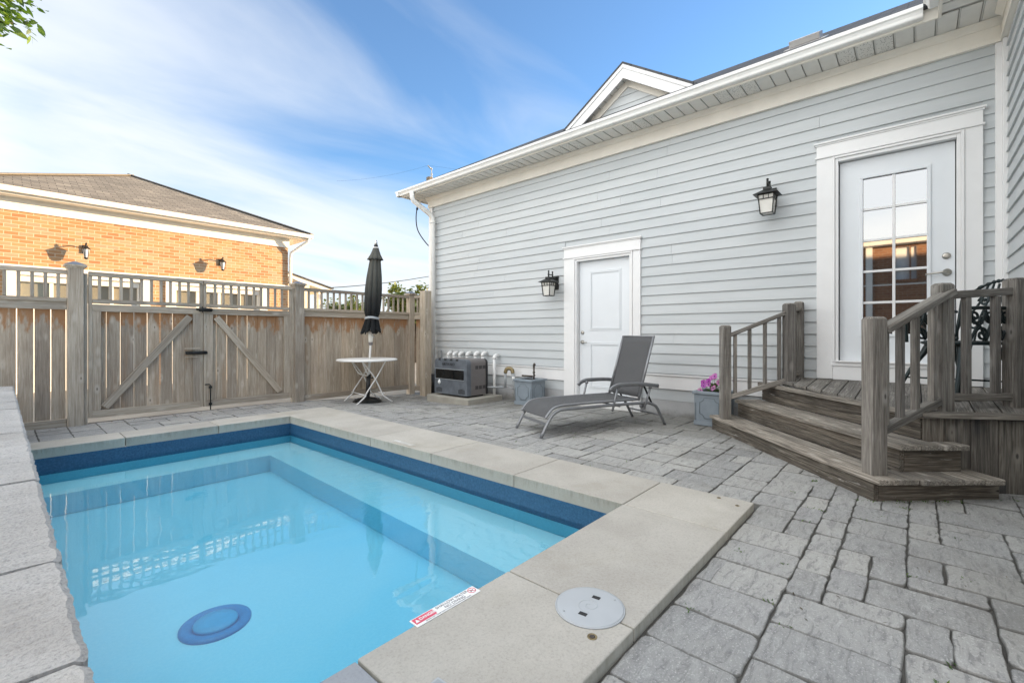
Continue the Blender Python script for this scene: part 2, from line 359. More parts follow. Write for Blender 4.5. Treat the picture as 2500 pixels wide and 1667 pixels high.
M['ground'] = m_concrete('dry_lawn', (.10, .115, .05), (.17, .16, .08), 2, bump=.5)

# ---------------------------------------------------------------- mesh builder
def frame(d, up=(0, 0, 1)):
    d = Vector(d).normalized(); up = Vector(up)
    if abs(d.dot(up.normalized())) > .98: up = Vector((1, 0, 0)) if abs(d.x) < .9 else Vector((0, 1, 0))
    x = up.cross(d).normalized(); y = d.cross(x).normalized()
    return x, y, d
class MB:
    def __init__(s): s.v = []; s.f = []; s.g = []; s.r = []; s.mi = []; s.sm = []
    def add(s, vs, fs, gc=None, rnd=None, mat=0, smooth=False):
        b = len(s.v); off = (rng.uniform(0, 40), rng.uniform(0, 40), rng.uniform(0, 40)); rn = rng.random() if rnd is None else rnd
        s.v += [tuple(p) for p in vs]
        s.g += [tuple(p) for p in gc] if gc is not None else [(p[0] + off[0], p[1] + off[1], p[2] + off[2]) for p in vs]
        s.r += [rn] * len(vs)
        s.f += [tuple(b + i for i in f) for f in fs]; s.mi += [mat] * len(fs); s.sm += [smooth] * len(fs)
    def hexa(s, P, ax=2, mat=0, rnd=None, wl=None):
        # P: 8 corners, bottom loop 0-3, top loop 4-7
        P = [Vector(p) for p in P]
        lx = (P[1] - P[0]).length; ly = (P[3] - P[0]).length; lz = (P[4] - P[0]).length
        o = (rng.uniform(0, 40), rng.uniform(0, 40), rng.uniform(0, 40))
        loc = [(0, 0, 0), (lx, 0, 0), (lx, ly, 0), (0, ly, 0), (0, 0, lz), (lx, 0, lz), (lx, ly, lz), (0, ly, lz)]
        def perm(q): return q if ax == 2 else ((q[1], q[2], q[0]) if ax == 0 else (q[2], q[0], q[1]))
        gc = []
        for q in loc:
            q = perm(q); gc.append((q[0] + o[0], q[1] + o[1], q[2] + o[2]))
        s.add(P, [(0, 3, 2, 1), (4, 5, 6, 7), (0, 1, 5, 4), (1, 2, 6, 5), (2, 3, 7, 6), (3, 0, 4, 7)], gc, rnd, mat)
    def box(s, c, size, axes=None, ax=2, mat=0, rnd=None):
        c = Vector(c); X, Y, Z = axes or (Vector((1, 0, 0)), Vector((0, 1, 0)), Vector((0, 0, 1)))
        X, Y, Z = Vector(X) * size[0] / 2, Vector(Y) * size[1] / 2, Vector(Z) * size[2] / 2
        s.hexa([c - X - Y - Z, c + X - Y - Z, c + X + Y - Z, c - X + Y - Z, c - X - Y + Z, c + X - Y + Z, c + X + Y + Z, c - X + Y + Z], ax, mat, rnd)
    def b2(s, a, b, ax=2, mat=0, rnd=None):
        s.box([(a[i] + b[i]) / 2 for i in range(3)], [abs(b[i] - a[i]) for i in range(3)], None, ax, mat, rnd)
    def beam(s, p0, p1, w, h, up=(0, 0, 1), mat=0, rnd=None):
        p0, p1 = Vector(p0), Vector(p1); x, y, d = frame(p1 - p0, up)
        s.box((p0 + p1) / 2, (w, h, (p1 - p0).length), (x, y, d), 2, mat, rnd)
    def tube(s, pts, r, n=8, mat=0, caps=True, closed=False, sec=None):
        pts = [Vector(p) for p in pts]; m = len(pts); vs = []; rr = r if isinstance(r, (list, tuple)) else [r] * m
        x = None
        for i, p in enumerate(pts):
            if closed: d = pts[(i + 1) % m] - pts[i - 1]
            else: d = pts[min(i + 1, m - 1)] - pts[max(i - 1, 0)]
            d.normalize()
            if x is None: x, y, _ = frame(d)
            else:
                x = (x - d * x.dot(d)).normalized(); y = d.cross(x)
            for k in range(n):
                a = 2 * math.pi * k / n; ca, sa = math.cos(a), math.sin(a)
                if sec: ca, sa = ca * sec[0], sa * sec[1]
                vs.append(p + (x * ca + y * sa) * rr[i])
        fs = []
        for i in range(m if closed else m - 1):
            j = (i + 1) % m
            for k in range(n): fs.append((i * n + k, i * n + (k + 1) % n, j * n + (k + 1) % n, j * n + k))
        if caps and not closed: fs.append(tuple(range(n - 1, -1, -1))); fs.append(tuple((m - 1) * n + k for k in range(n)))
        s.add(vs, fs, mat=mat, smooth=True)
    def lathe(s, prof, c=(0, 0, 0), n=24, mat=0, axis=(0, 0, 1), smooth=True):
        X, Y, Z = frame(axis); c = Vector(c); vs = []; fs = []
        for (r, z) in prof:
            for k in range(n):
                a = 2 * math.pi * k / n; vs.append(c + X * (r * math.cos(a)) + Y * (r * math.sin(a)) + Z * z)
        for i in range(len(prof) - 1):
            for k in range(n): fs.append((i * n + k, i * n + (k + 1) % n, (i + 1) * n + (k + 1) % n, (i + 1) * n + k))
        fs.append(tuple(range(n - 1, -1, -1))); fs.append(tuple((len(prof) - 1) * n + k for k in range(n)))
        s.add(vs, fs, mat=mat, smooth=smooth)
    def quad(s, p0, p1, p2, p3, mat=0, rnd=None):
        P = [Vector(p) for p in (p0, p1, p2, p3)]; u = (P[1] - P[0]); ul = u.length; u = u / ul
        n_ = u.cross(P[3] - P[0]).normalized(); v = n_.cross(u)
        gc = [((p - P[0]).dot(u), (p - P[0]).dot(v), 0) for p in P]
        s.add(P, [(0, 1, 2, 3)], gc, rnd, mat)
    def poly(s, pts, mat=0, rnd=None):
        P = [Vector(p) for p in pts]; u = (P[1] - P[0]).normalized(); n_ = Vector((0, 0, 0))
        for i in range(len(P)): n_ += (P[i] - P[0]).cross(P[(i + 1) % len(P)] - P[0])
        n_.normalize(); v = n_.cross(u)
        s.add(P, [tuple(range(len(P)))], [((p - P[0]).dot(u), (p - P[0]).dot(v), 0) for p in P], rnd, mat)
    def prism(s, pts, vec, mat=0, rnd=None):
        P = [Vector(p) for p in pts]; V = Vector(vec); n = len(P)
        s.add(P + [p + V for p in P], [tuple(range(n - 1, -1, -1)), tuple(range(n, 2 * n))] + [(i, (i + 1) % n, n + (i + 1) % n, n + i) for i in range(n)], None, rnd, mat)
    def build(s, name, mats, parent=None, bevel=0, seg=2, fixn=False):
        me = bpy.data.meshes.new(name); me.from_pydata(s.v, [], s.f)
        a = me.attributes.new('gc', 'FLOAT_VECTOR', 'POINT'); a.data.foreach_set('vector', [x for g in s.g for x in g])
        a = me.attributes.new('rnd', 'FLOAT', 'POINT'); a.data.foreach_set('value', s.r)
        mats = mats if isinstance(mats, (list, tuple)) else [mats]
        for m in mats: me.materials.append(M[m] if isinstance(m, str) else m)
        me.polygons.foreach_set('material_index', s.mi); me.polygons.foreach_set('use_smooth', s.sm)
        if fixn:
            bm = bmesh.new(); bm.from_mesh(me); bmesh.ops.recalc_face_normals(bm, faces=bm.faces); bm.to_mesh(me); bm.free()
        me.update()
        o = bpy.data.objects.new(name, me); COL.objects.link(o)
        if parent is not None: o.parent = parent; o.matrix_parent_inverse = Matrix.Translation(parent.location).inverted() if parent.type == 'EMPTY' and parent.get('wspace') else Matrix()
        if bevel:
            b = o.modifiers.new('bevel', 'BEVEL'); b.width = bevel; b.segments = seg; b.limit_method = 'ANGLE'; b.angle_limit = R(40)
        return o
def tag(o, label=None, cat=None, group=None, kind=None):
    if label: o['label'] = label
    if cat: o['category'] = cat
    if group: o['group'] = group
    if kind: o['kind'] = kind
    return o
def thing(name, label, cat, loc=(0, 0, 0), rz=0, group=None, wspace=False):
    o = bpy.data.objects.new(name, None); COL.objects.link(o); o.location = loc; o.rotation_euler = (0, 0, rz); o.empty_display_size = .1
    if wspace: o['wspace'] = 1       # its parts are modelled in world coordinates
    return tag(o, label, cat, group)
def copy_tree(o, parent=None):
    c = o.copy(); COL.objects.link(c)
    if parent is not None: c.parent = parent
    for ch in list(o.children): copy_tree(ch, c)
    return c
def txt(s, size, name, mat, parent, loc, rot, extrude=.0004, align='LEFT', sx=1.0, bold=0.):
    cu = bpy.data.curves.new(name, 'FONT'); cu.body = s; cu.size = size; cu.extrude = extrude; cu.align_x = align; cu.align_y = 'CENTER'; cu.offset = bold
    tmp = bpy.data.objects.new(name + '_tmp', cu); COL.objects.link(tmp)
    dg = bpy.context.evaluated_depsgraph_get(); me = bpy.data.meshes.new_from_object(tmp.evaluated_get(dg))
    bpy.data.objects.remove(tmp); me.materials.clear(); me.materials.append(M[mat])
    o = bpy.data.objects.new(name, me); COL.objects.link(o); o.parent = parent
    o.location = loc; o.rotation_euler = rot; o.scale = (sx, 1, 1); return o
def ss(x): x = max(0., min(1., x)); return x * x * (3 - 2 * x)
def gz(x, y): return -.10 * ss((x - 2.6) / 2.6) * ss((y - 3.2) / 3.6)
def arc(c, r, a0, a1, n, u, v):
    c, u, v = Vector(c), Vector(u), Vector(v)
    return [c + u * (r * math.cos(a0 + (a1 - a0) * i / n)) + v * (r * math.sin(a0 + (a1 - a0) * i / n)) for i in range(n + 1)]

# ================================================================= SETTING
PX0, PYF, PYN = .05, 5.93, 1.34            # pool inside: left, far, near
def pxr(y): return 2.54 - (y - 1.34) * .09 / 4.59   # right inside edge
WZ = -.17; LZ = -.29; FZ = -.47
mb = MB(); G = 400
# ground sheet with a hole round the garden
for (x0, y0, x1, y1) in [(-G, -G, -7, G), (14, -G, G, G), (-7, -G, 14, -12), (-7, 24, 14, G)]:
    mb.quad((x0, y0, -.16), (x1, y0, -.16), (x1, y1, -.16), (x0, y1, -.16))
mb.quad((-7, -12, -.16), (14, -12, -.16), (14, -1.2, -.16), (-7, -1.2, -.16))
tag(mb.build('ground', 'ground'), kind='structure')
mb = MB(); mb.quad((-7, 7.60, -.155), (14, 7.60, -.155), (14, 24, -.155), (-7, 24, -.155))
tag(mb.build('lane', 'lane'), kind='structure')
# bed under the pavers
mb = MB(); N = 30
def bedgrid(x0, y0, x1, y1, nx, ny):
    vs = [(x0 + (x1 - x0) * i / nx, y0 + (y1 - y0) * j / ny, gz(x0 + (x1 - x0) * i / nx, y0 + (y1 - y0) * j / ny) - .010) for j in range(ny + 1) for i in range(nx + 1)]
    fs = [(j * (nx + 1) + i, j * (nx + 1) + i + 1, (j + 1) * (nx + 1) + i + 1, (j + 1) * (nx + 1) + i) for j in range(ny) for i in range(nx)]
    mb.add(vs, fs)
bedgrid(3.0, -1.2, 5.9, 7.6, 14, 40); bedgrid(-.5, 6.28, 3.0, 7.6, 14, 6); bedgrid(-.5, -1.2, 3.0, .80, 4, 4)
tag(mb.build('patio_bed', 'bed'), kind='structure')
# pavers: one sheet of random ashlar stones
mb = MB(); U = .128
nx, ny = int(6.4 / U), int(8.8 / U); X0, Y0 = -.5, -1.25
occ = [[False] * ny for _ in range(nx)]
COPX = 3.10
def blocked(x, y):
    if x < COPX + .0 and .735 < y < 6.33: return True
    return x > 5.9
sizes = [(2, 3), (2, 2), (2, 3), (2, 3), (2, 2), (2, 1), (3, 2), (2, 3), (2, 2), (1, 2)]
pr = random.Random(21)
def paver(x0, y0, x1, y1):
    # clip to the coping's outline
    if x0 < COPX < x1 and .74 < (y0 + y1) / 2 < 6.33: x0 = COPX + .008
    if x0 < COPX and y0 < .735 < y1: y1 = .735
    if x0 < COPX and y0 < 6.33 < y1: y0 = 6.335
    ym_ = (y0 + y1) / 2
    if x0 < COPX and y1 < .735 and y1 > .735 - U: y1 = .735
    if .74 < ym_ < 6.33 and COPX < x0 < COPX + U: x0 = COPX + .002
    if x0 < COPX and 6.33 < y0 < 6.33 + U: y0 = 6.334
    if x1 - x0 < .035 or y1 - y0 < .035: return
    g = pr.uniform(.0010, .0033); x0 += g; x1 -= g; y0 += g; y1 -= g
    c = pr.uniform(.008, .02); j = .005
    cor = []
    for (cx, cyy, dx, dy) in ((x0, y0, 1, 1), (x1, y0, -1, 1), (x1, y1, -1, -1), (x0, y1, 1, -1)):
        c = pr.uniform(.005, .028); a = (cx + dx * c, cyy); b = (cx, cyy + dy * c); m = (cx + dx * c * .3, cyy + dy * c * .3)
        cor.append((a, m, b))
    ring = []
    order = [(cor[0][2], cor[0][1], cor[0][0]), (cor[1][0], cor[1][1], cor[1][2]), (cor[2][2], cor[2][1], cor[2][0]), (cor[3][0], cor[3][1], cor[3][2])]
    for k in range(4):
        ring += list(order[k])
        p, q = order[k][2], order[(k + 1) % 4][0]; n_ = 4 if abs(p[0] - q[0]) + abs(p[1] - q[1]) > .2 else 2
        for t in range(1, n_): ring.append((p[0] + (q[0] - p[0]) * t / n_ + pr.uniform(-j, j), p[1] + (q[1] - p[1]) * t / n_ + pr.uniform(-j, j)))
    mx, my = (x0 + x1) / 2, (y0 + y1) / 2; h = pr.uniform(-.003, .003); tx, ty = pr.uniform(-.01, .01), pr.uniform(-.01, .01)
    def Z(x, y): return gz(x, y) + h + tx * (x - mx) + ty * (y - my)
    n = len(ring); vs = []
    for (ins, dz) in ((0, -.03), (.0004, -.0045), (.003, -.0012), (.007, 0), (.018, .0003)):
        for (x, y) in ring:
            d = math.hypot(x - mx, y - my); k = 1 - ins / d
            xx, yy = mx + (x - mx) * k, my + (y - my) * k
            vs.append((xx, yy, Z(xx, yy) + dz + (pr.uniform(-.0012, .0012) if dz > -.02 else 0)))
    fs = [(l * n + i, l * n + (i + 1) % n, (l + 1) * n + (i + 1) % n, (l + 1) * n + i) for l in range(4) for i in range(n)]
    fs.append(tuple(4 * n + i for i in range(n)))
    mb.add(vs, fs, [(0, 0, e_) for e_ in (0, 0, .12, .55, 1) for _ in range(n)], rnd=pr.random())
for i in range(nx):
    for j in range(ny):
        if occ[i][j]: continue
        x, y = X0 + (i + .5) * U, Y0 + (j + .5) * U
        if blocked(x, y): continue
        opts = sizes[:]; pr.shuffle(opts)
        for (a, b) in opts + [(1, 1)]:
            if i + a <= nx and j + b <= ny and not any(occ[i + p][j + q] for p in range(a) for q in range(b)) and not any(blocked(X0 + (i + p + .5) * U, Y0 + (j + q + .5) * U) for p in range(a) for q in range(b)): break
        for p in range(a):
            for q in range(b): occ[i + p][j + q] = True
        paver(X0 + i * U, Y0 + j * U, X0 + (i + a) * U, Y0 + (j + b) * U)
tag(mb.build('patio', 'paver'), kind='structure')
# pool water
mb = MB()
def quadpool(z, ins=0): return [(PX0 + ins, PYN + ins, z), (pxr(PYN) - ins, PYN + ins, z), (pxr(PYF) - ins, PYF - ins, z), (PX0 + ins, PYF - ins, z)]
lo, hi = quadpool(FZ - .02, -.004), quadpool(WZ, -.004)
mb.hexa(lo + hi)
tag(mb.build('water', 'water', fixn=True), kind='structure')

# ================================================================= POOL
pool = thing('swimming_pool', 'small rectangular plunge pool with blue liner and pale stone coping', 'pool', (1.3, 3.6, 0), wspace=True)
mb = MB()
B = quadpool(0)
def pv(k, z, ins=0): q = quadpool(z, ins)[k]; return q
for k in range(4):
    a, b = k, (k + 1) % 4
    mb.quad(pv(a, -.205), pv(b, -.205), pv(b, -.05), pv(a, -.05), mat=0)      # navy band
    mb.quad(pv(a, FZ), pv(b, FZ), pv(b, -.205), pv(a, -.205), mat=2)
mb.quad(pv(0, FZ), pv(1, FZ), pv(2, FZ), pv(3, FZ), mat=1)
mb.build('liner', ['navy', 'liner', 'liner_wall'], pool)
# underwater bench along the far and the house side
mb = MB()
i0, i1, i2 = (1.92, PYN + .003, 0), (2.035, 5.46, 0), (PX0 + .003, 5.46, 0)
outr = [(i0[0], i0[1]), (pxr(PYN) - .003, PYN + .003), (pxr(PYF) - .003, PYF - .003), (PX0 + .003, PYF - .003), (i2[0], i2[1]), (i1[0], i1[1])]
mb.poly([(x, y, LZ) for x, y in outr])
mb.quad((i0[0], i0[1], FZ + .002), (i1[0], i1[1], FZ + .002), (i1[0], i1[1], LZ), (i0[0], i0[1], LZ), mat=0); mb.quad((i1[0], i1[1], FZ + .002), (i2[0], i2[1], FZ + .002), (i2[0], i2[1], LZ), (i1[0], i1[1], LZ), mat=0)
mb.build('bench', ['liner', 'liner_wall'], pool)
mb = MB(); mb.lathe([(.165, 0), (.165, .010), (.150, .016), (.118, .016), (.112, .004)], (.77, 2.80, FZ), 48)
dr = mb.build('drain', 'drain', pool)
mb = MB(); mb.lathe([(.100, .0), (.104, .014), (.098, .022), (.05, .024), (.008, .024)], (.77, 2.80, FZ), 48)
mb.build('drain_cover', 'drain2', dr)
# coping slabs
def slab(pts, mat='coping', zt=.04, zb=-.055):
    c = MB(); c.hexa([(x, y, zb) for x, y in pts] + [(x, y, zt) for x, y in pts]); c.build('coping_stone', mat, pool, bevel=.006, seg=3)
gp = .003
xs = [PX0 - .02, .845, 1.658, pxr(PYF)]
for a, b in zip(xs, xs[1:]): slab([(a + gp, PYF), (b - gp, PYF), (b - gp, 6.32), (a + gp, 6.32)])
ys = [PYN, 2.22, 3.167, 4.11, 5.03, 6.32]
for a, b in zip(ys, ys[1:]): slab([(pxr(a + gp), a + gp), (3.09, a + gp), (3.09, b - gp), (pxr(b - gp), b - gp)])
xs = [.76, 1.49, 2.54]
for a, b in zip(xs, xs[1:]): slab([(a + gp, .745), (b - gp, .745), (b - gp, PYN), (a + gp, PYN)])
slab([(2.54 + gp, .745), (3.09, .745), (3.09, PYN - gp), (2.54 + gp, PYN - gp)])
slab([(PX0 + .1, .745), (.76 - gp, .745), (.76 - gp, PYN), (PX0 + .1, PYN)], 'coping_blue', .036)

# warning plates
def warn(label, loc, rz, faded=False):
    t = thing('warning_sign', label, 'sign', loc, rz, 'safety plates stuck to the coping')
    w, h = .31, .052
    c = MB(); c.box((w / 2, h / 2, .0015), (w, h, .003)); c.build('plate', 'faded' if faded else 'signwhite', t, bevel=.001, seg=1)
    c = MB(); c.box((.052, .030, .0034), (.092, .034, .0008)); c.build('red_panel', 'faded' if faded else 'signred', t)
    pk = 'faded' if faded else 'signblack'
    txt('DANGER', .021, 'danger_lettering', 'signwhite', t, (.030, .030, .0040), (0, 0, 0), sx=.86, bold=.0004)
    c = MB(); c.prism([(.009, .020, .0040), (.027, .020, .0040), (.018, .039, .0040)], (0, 0, .0004)); c.build('warning_triangle', 'signwhite', t)
    txt('SHALLOW WATER', .0205, 'headline_lettering', pk, t, (.190, .0385, .0031), (0, 0, 0), align='CENTER', sx=.92)
    txt('NO DIVING', .0205, 'headline_lettering', pk, t, (.190, .0195, .0031), (0, 0, 0), align='CENTER', sx=.95)
    txt('DIVING MAY CAUSE DEATH, PARALYSIS OR PERMANENT INJURY', .0078, 'small_lettering', pk, t, (.152, .0062, .0031), (0, 0, 0), align='CENTER', sx=.98)
    c = MB(); c.tube([(.286 + .0165 * math.cos(a), .029 + .0165 * math.sin(a), .0034) for a in [2 * math.pi * k / 28 for k in range(28)]], .0013, 6, closed=True)
    c.beam((.2745, .0405, .0036), (.2975, .0175, .0036), .0026, .0008); c.build('prohibition_ring', 'faded' if faded else 'signred', t)
    c = MB(); c.beam((.279, .034, .0034), (.288, .026, .0034), .004, .0006); c.beam((.287, .027, .0034), (.293, .033, .0034), .0028, .0006); c.lathe([(.0026, 0), (.0026, .0006)], (.2785, .0245, .0031), 10); c.build('diver_mark', pk, t)
    return t
warn('white and red DANGER SHALLOW WATER NO DIVING plate on the near coping edge', (.984, 1.318, .0402), R(-.5))
warn('faded pale safety plate stuck on the far coping along the house side of the pool', (2.535, 3.81, .0402), R(-90), True)
# skimmer lid
t = thing('skimmer_lid', 'round light grey plastic skimmer lid with two finger slots on the coping', 'lid', (1.493, .928, .0405))
c = MB(); c.lathe([(.1315, 0), (.1315, .004), (.129, .005), (.127, .005), (.1268, .002), (.1262, .002), (.126, .0058), (.122, .0066), (.004, .0068)], (0, 0, 0), 64); ld = c.build('lid', 'greypl', t)
ang = math.atan2(.09, .03)
for sg in (1, -1):
    a = R(8) if sg > 0 else R(188)
    X = Vector((math.cos(a), math.sin(a), 0)); Yv = Vector((-math.sin(a), math.cos(a), 0))
    c = MB(); c.box(X * .062 + Vector((0, 0, .0071)), (.019, .031, .0008), (X, Yv, Vector((0, 0, 1)))); c.build('finger_slot', 'shadowgap', t)
    c = MB(); a2 = a + R(-38); c.lathe([(.0045, 0), (.0045, .0012)], (.108 * math.cos(a2), .108 * math.sin(a2), .0064), 14); c.build('screw', 'pipe', t)
sp = []
for k in range(46):
    th_ = k * .22; rr = .006 + .0042 * th_
    sp.append((rr * math.cos(th_), rr * math.sin(th_), .0068))
c = MB(); c.tube(sp, .0014, 6); c.build('spiral_relief', 'greypl', t)
def anchor(label, x, y, r=.014):
    t = thing('deck_anchor', label, 'anchor', (x, y, .0402), 0, 'cover anchors set in the coping')
    c = MB(); c.lathe([(r, 0), (r, .002), (r * .86, .003), (r * .72, .0015), (r * .70, .0012)], (0, 0, 0), 24); c.build('collar', 'brass', t)
    c = MB(); c.lathe([(r * .55, .0008), (r * .55, .0028), (r * .2, .0028)], (0, 0, 0), 18); c.build('plug', 'rust', t)
anchor('brass anchor ringed in the coping close to the skimmer lid', 1.353, .831, .017)
anchor('small brass anchor in the corner coping stone, the one nearer the house', 3.032, .934, .012)
anchor('small brass anchor at the tip of the corner coping stone, nearer the camera', 2.969, .808, .012)
t = thing('access_plate', 'square grey plastic cover plate cut off by the bottom edge of the picture', 'plate', (.852, 1.047, .0402), R(4))
c = MB(); c.box((0, 0, .002), (.064, .064, .004)); c.build('plate', 'greypl', t, bevel=.001); c = MB(); c.box((0, 0, .0045), (.05, .05, .001)); c.build('panel', 'pipe', t, bevel=.0005)

# retaining wall on the left
rw = thing('retaining_wall', 'low garden wall with rough split stone caps along the left pool edge', 'wall', (-.25, 4, 0), wspace=True)
c = MB(); c.b2((-.62, -1.0, -.5), (.045, 7.10, .455)); c.build('wall_body', 'cap', rw)
yj = [-.9, -.2, .55, 1.06, 1.57, 2.49, 3.11, 3.72, 4.04, 4.61, 4.98, 5.5, 5.95, 6.5, 7.12]
cr = random.Random(5)
for a, b in zip(yj, yj[1:]):
    c = MB(); n = max(6, int((b - a) / .010)); er = [cr.uniform(-.0045, .003) for _ in range(n + 5)]
    for _ in range(1): er = [(er[max(q - 1, 0)] + er[q] * 2 + er[min(q + 1, len(er) - 1)]) / 4 for q in range(len(er))]
    zt = .53 + cr.uniform(-.004, .004); vs = []; a += .003; b -= .003
    for i in range(n + 1):
        y = a + (b - a) * i / n; e = .104 + er[i] - (.006 if i in (0, n) else 0)
        for (x, z) in ((-.66, .455), (-.66, zt), (-.30, zt + cr.uniform(-.002, .002)), (.03, zt + cr.uniform(-.003, .003)), (e - .011 + er[i + 2], zt - .0012), (e, zt - .010 + er[i + 3] * .5), (e - .002 + er[i + 4], .495), (e - .012, .455)):
            vs.append((x, y, z))
    K = 8; fs = [(i * K + k, i * K + (k + 1) % K, (i + 1) * K + (k + 1) % K, (i + 1) * K + k) for i in range(n) for k in range(K)]
    fs += [tuple(range(K)), tuple(n * K + k for k in range(K - 1, -1, -1))]
    c.add(vs, fs, rnd=cr.random()); c.build('cap_stone', 'cap', rw, fixn=True)

# ================================================================= FENCE
FY = 7.42
fence = thing('wooden_fence', 'weathered grey cedar board fence with baluster lattice top across the back', 'fence', (2.5, FY + .05, 0), wspace=True)
def post(x, y, w, z0, z1, cap=True, par=fence, mat='fence'):
    c = MB(); c.box((x, y, (z0 + z1) / 2), (w, w, z1 - z0)); p = c.build('post', mat, par, bevel=.006)
    if cap:
        q = MB(); k = w / 2 + .028
        for (a0, a1, za, zb) in ((w / 2 + .006, w / 2 + .014, z1 - .035, z1 - .012), (k, k, z1 - .012, z1 + .010)):
            q.hexa([(x - a0, y - a0, za), (x + a0, y - a0, za), (x + a0, y + a0, za), (x - a0, y + a0, za), (x - a1, y - a1, zb), (x + a1, y - a1, zb), (x + a1, y + a1, zb), (x - a1, y + a1, zb)])
        q.hexa([(x - k, y - k, z1 + .010), (x + k, y - k, z1 + .010), (x + k, y + k, z1 + .010), (x - k, y + k, z1 + .010)] + [(x + a * .012, y + b * .012, z1 + .052) for a, b in ((-1, -1), (1, -1), (1, 1), (-1, 1))], mat=1)
        q.build('post_cap', ['fence', 'capmetal'], p)
def boards(par, x0, x1, z0, z1, y, gaps, w=.1335, th=.018, fn=None):
    """tongue of upright boards; gap widths in metres follow each board"""
    c = MB(); x = x0; k = 0
    while x < x1 - .02:
        g = gaps[k % len(gaps)]; e = min(x + w, x1)
        dy = rng.uniform(-.002, .002)
        pa = fn(x) if fn else (x, y); pb = fn(e - g) if fn else (e - g, y)
        c.hexa([(pa[0], pa[1] + dy, z0), (pb[0], pb[1] + dy, z0), (pb[0], pb[1] + dy + th, z0), (pa[0], pa[1] + dy + th, z0), (pa[0], pa[1] + dy, z1), (pb[0], pb[1] + dy, z1), (pb[0], pb[1] + dy + th, z1), (pa[0], pa[1] + dy + th, z1)])
        x = e; k += 1
    return c.build('board_panel', 'fence_board', par, bevel=.002, seg=1)
def rail(par, p0, p1, w, h, name='rail', mat='fence', up=(0, 0, 1)):
    c = MB(); c.beam(p0, p1, w, h, up); return c.build(name, mat, par, bevel=.004)
def balusters(par, xs, y, z0=1.50, z1=1.775, w=.03):
    for x in xs:
        c = MB(); c.box((x, y, (z0 + z1) / 2), (w, .03, z1 - z0)); c.build('baluster', 'fence', par, bevel=.002, seg=1)
def lattice_panel(par, x0, x1, bal, gaps, bx0=None):
    rail(par, (x0, FY, 1.800), (x1, FY, 1.800), .06, .05)
    rail(par, (x0, FY + .003, 1.476), (x1, FY + .003, 1.476), .055, .044)
    rail(par, (x0, FY + .018, 1.408), (x1, FY + .018, 1.408), .038, .09)
    rail(par, (x0, FY + .018, .045), (x1, FY + .018, .045), .038, .09)
    boards(par, bx0 if bx0 is not None else x0, x1, .055, 1.40, FY + .032, gaps)
    balusters(par, bal, FY)
post(.600, FY + .03, .14, -.1, 1.884); post(3.200, FY + .03, .15, -.1, 1.875)
lattice_panel(fence, -1.2, .528, [-1.0 + .104 * k for k in range(0, 15)], [.009, .009, .0095, .009], -1.2)
g3 = [.0015, .007, .001, .0015, .004, .001, .001, .003, .001, .006, .001, .001, .005, .001, .0015, .002]
lattice_panel(fence, 3.278, 5.32, [3.36 + .1075 * k for k in range(18)], g3)
for (xa, xb) in ((.672, .706), (3.092, 3.124)):        # gate stops nailed to the posts
    c = MB(); c.b2((xa, FY - .01, .0), (xb, FY + .05, 1.80)); c.build('gate_stop', 'fence', fence, bevel=.003)
# corner post and the short return to the house
post(5.38, FY + .02, .12, -.18, 1.86)
ra, rb = Vector((5.41, 7.34, 0)), Vector((5.49, 7.12, 0)); dr_ = rb - ra
for z, w, h in ((1.800, .06, .05), (1.476, .055, .044), (1.408, .038, .09), (.02, .038, .09)):
    rail(fence, (ra.x, ra.y, z), (rb.x, rb.y, z), w, h)
c = MB()
for k in range(3):
    a = ra + dr_ * (k / 3 + .01) + Vector((.03, 0, 0)); b = ra + dr_ * ((k + 1) / 3 - .01) + Vector((.03, 0, 0)); c.hexa([(a.x, a.y, .02), (b.x, b.y, .02), (b.x + .018, b.y, .02), (a.x + .018, a.y, .02), (a.x, a.y, 1.4), (b.x, b.y, 1.4), (b.x + .018, b.y, 1.4), (a.x + .018, a.y, 1.4)])
c.build('board_panel', 'fence_board', fence)
for k in (1, 2, 3):
    p = ra + dr_ * (k / 3.7); c = MB(); c.box((p.x, p.y, 1.637), (.03, .03, .275)); c.build('baluster', 'fence', fence)
c = MB(); c.box((5.44, 7.04, .88), (.155, .155, 2.05)); c.build('post', 'fence', fence, bevel=.006)

def gate(name, label, x0, x1, brace, hinge_left, bal, gaps, bx):
    t = thing(name, label, 'gate', ((x0 + x1) / 2, FY + .03, 0), 0, 'pair of fence gates', wspace=True)
    zb = .07
    for xa in (x0, x1 - .035):
        fr = MB(); fr.b2((xa, FY - .004, zb), (xa + .035, FY + .036, 1.775)); fr.build('frame', 'fence', t, bevel=.003)
    a, b = x0 + .035, x1 - .035
    rail(t, (x0, FY, 1.800), (x1, FY, 1.800), .06, .05); rail(t, (a, FY + .003, 1.476), (b, FY + .003, 1.476), .05, .044); 
    rail(t, (a, FY + .012, 1.395), (b, FY + .012, 1.395), .03, .085); rail(t, (a, FY + .012, .11), (b, FY + .012, .11), .03, .088)
    for xa, xb in ((a, a + .08), (b - .08, b)):
        c = MB(); c.b2((xa, FY - .001, .155), (xb, FY + .026, 1.352)); c.build('stile', 'fence', t, bevel=.003)
    boards(t, a, b, .09, 1.40, FY + .032, gaps, bx)
    (p, q) = brace; c = MB(); c.beam((p[0], FY + .010, p[1]), (q[0], FY + .010, q[1]), .086, .028, (0, -1, 0)); 
    c.build('brace', 'fence', t, bevel=.003)
    balusters(t, bal, FY)
    return t
gl_ = gate('fence_gate', 'left gate leaf with diagonal brace rising to the right, next to the tallest fence post', .712, 1.884, ((.86, .185), (1.735, 1.315)), True, [.812 + .1005 * k for k in range(10)], [.004, .006, .007, .007, .006, .006, .003, .008, .002, .002], .1335)
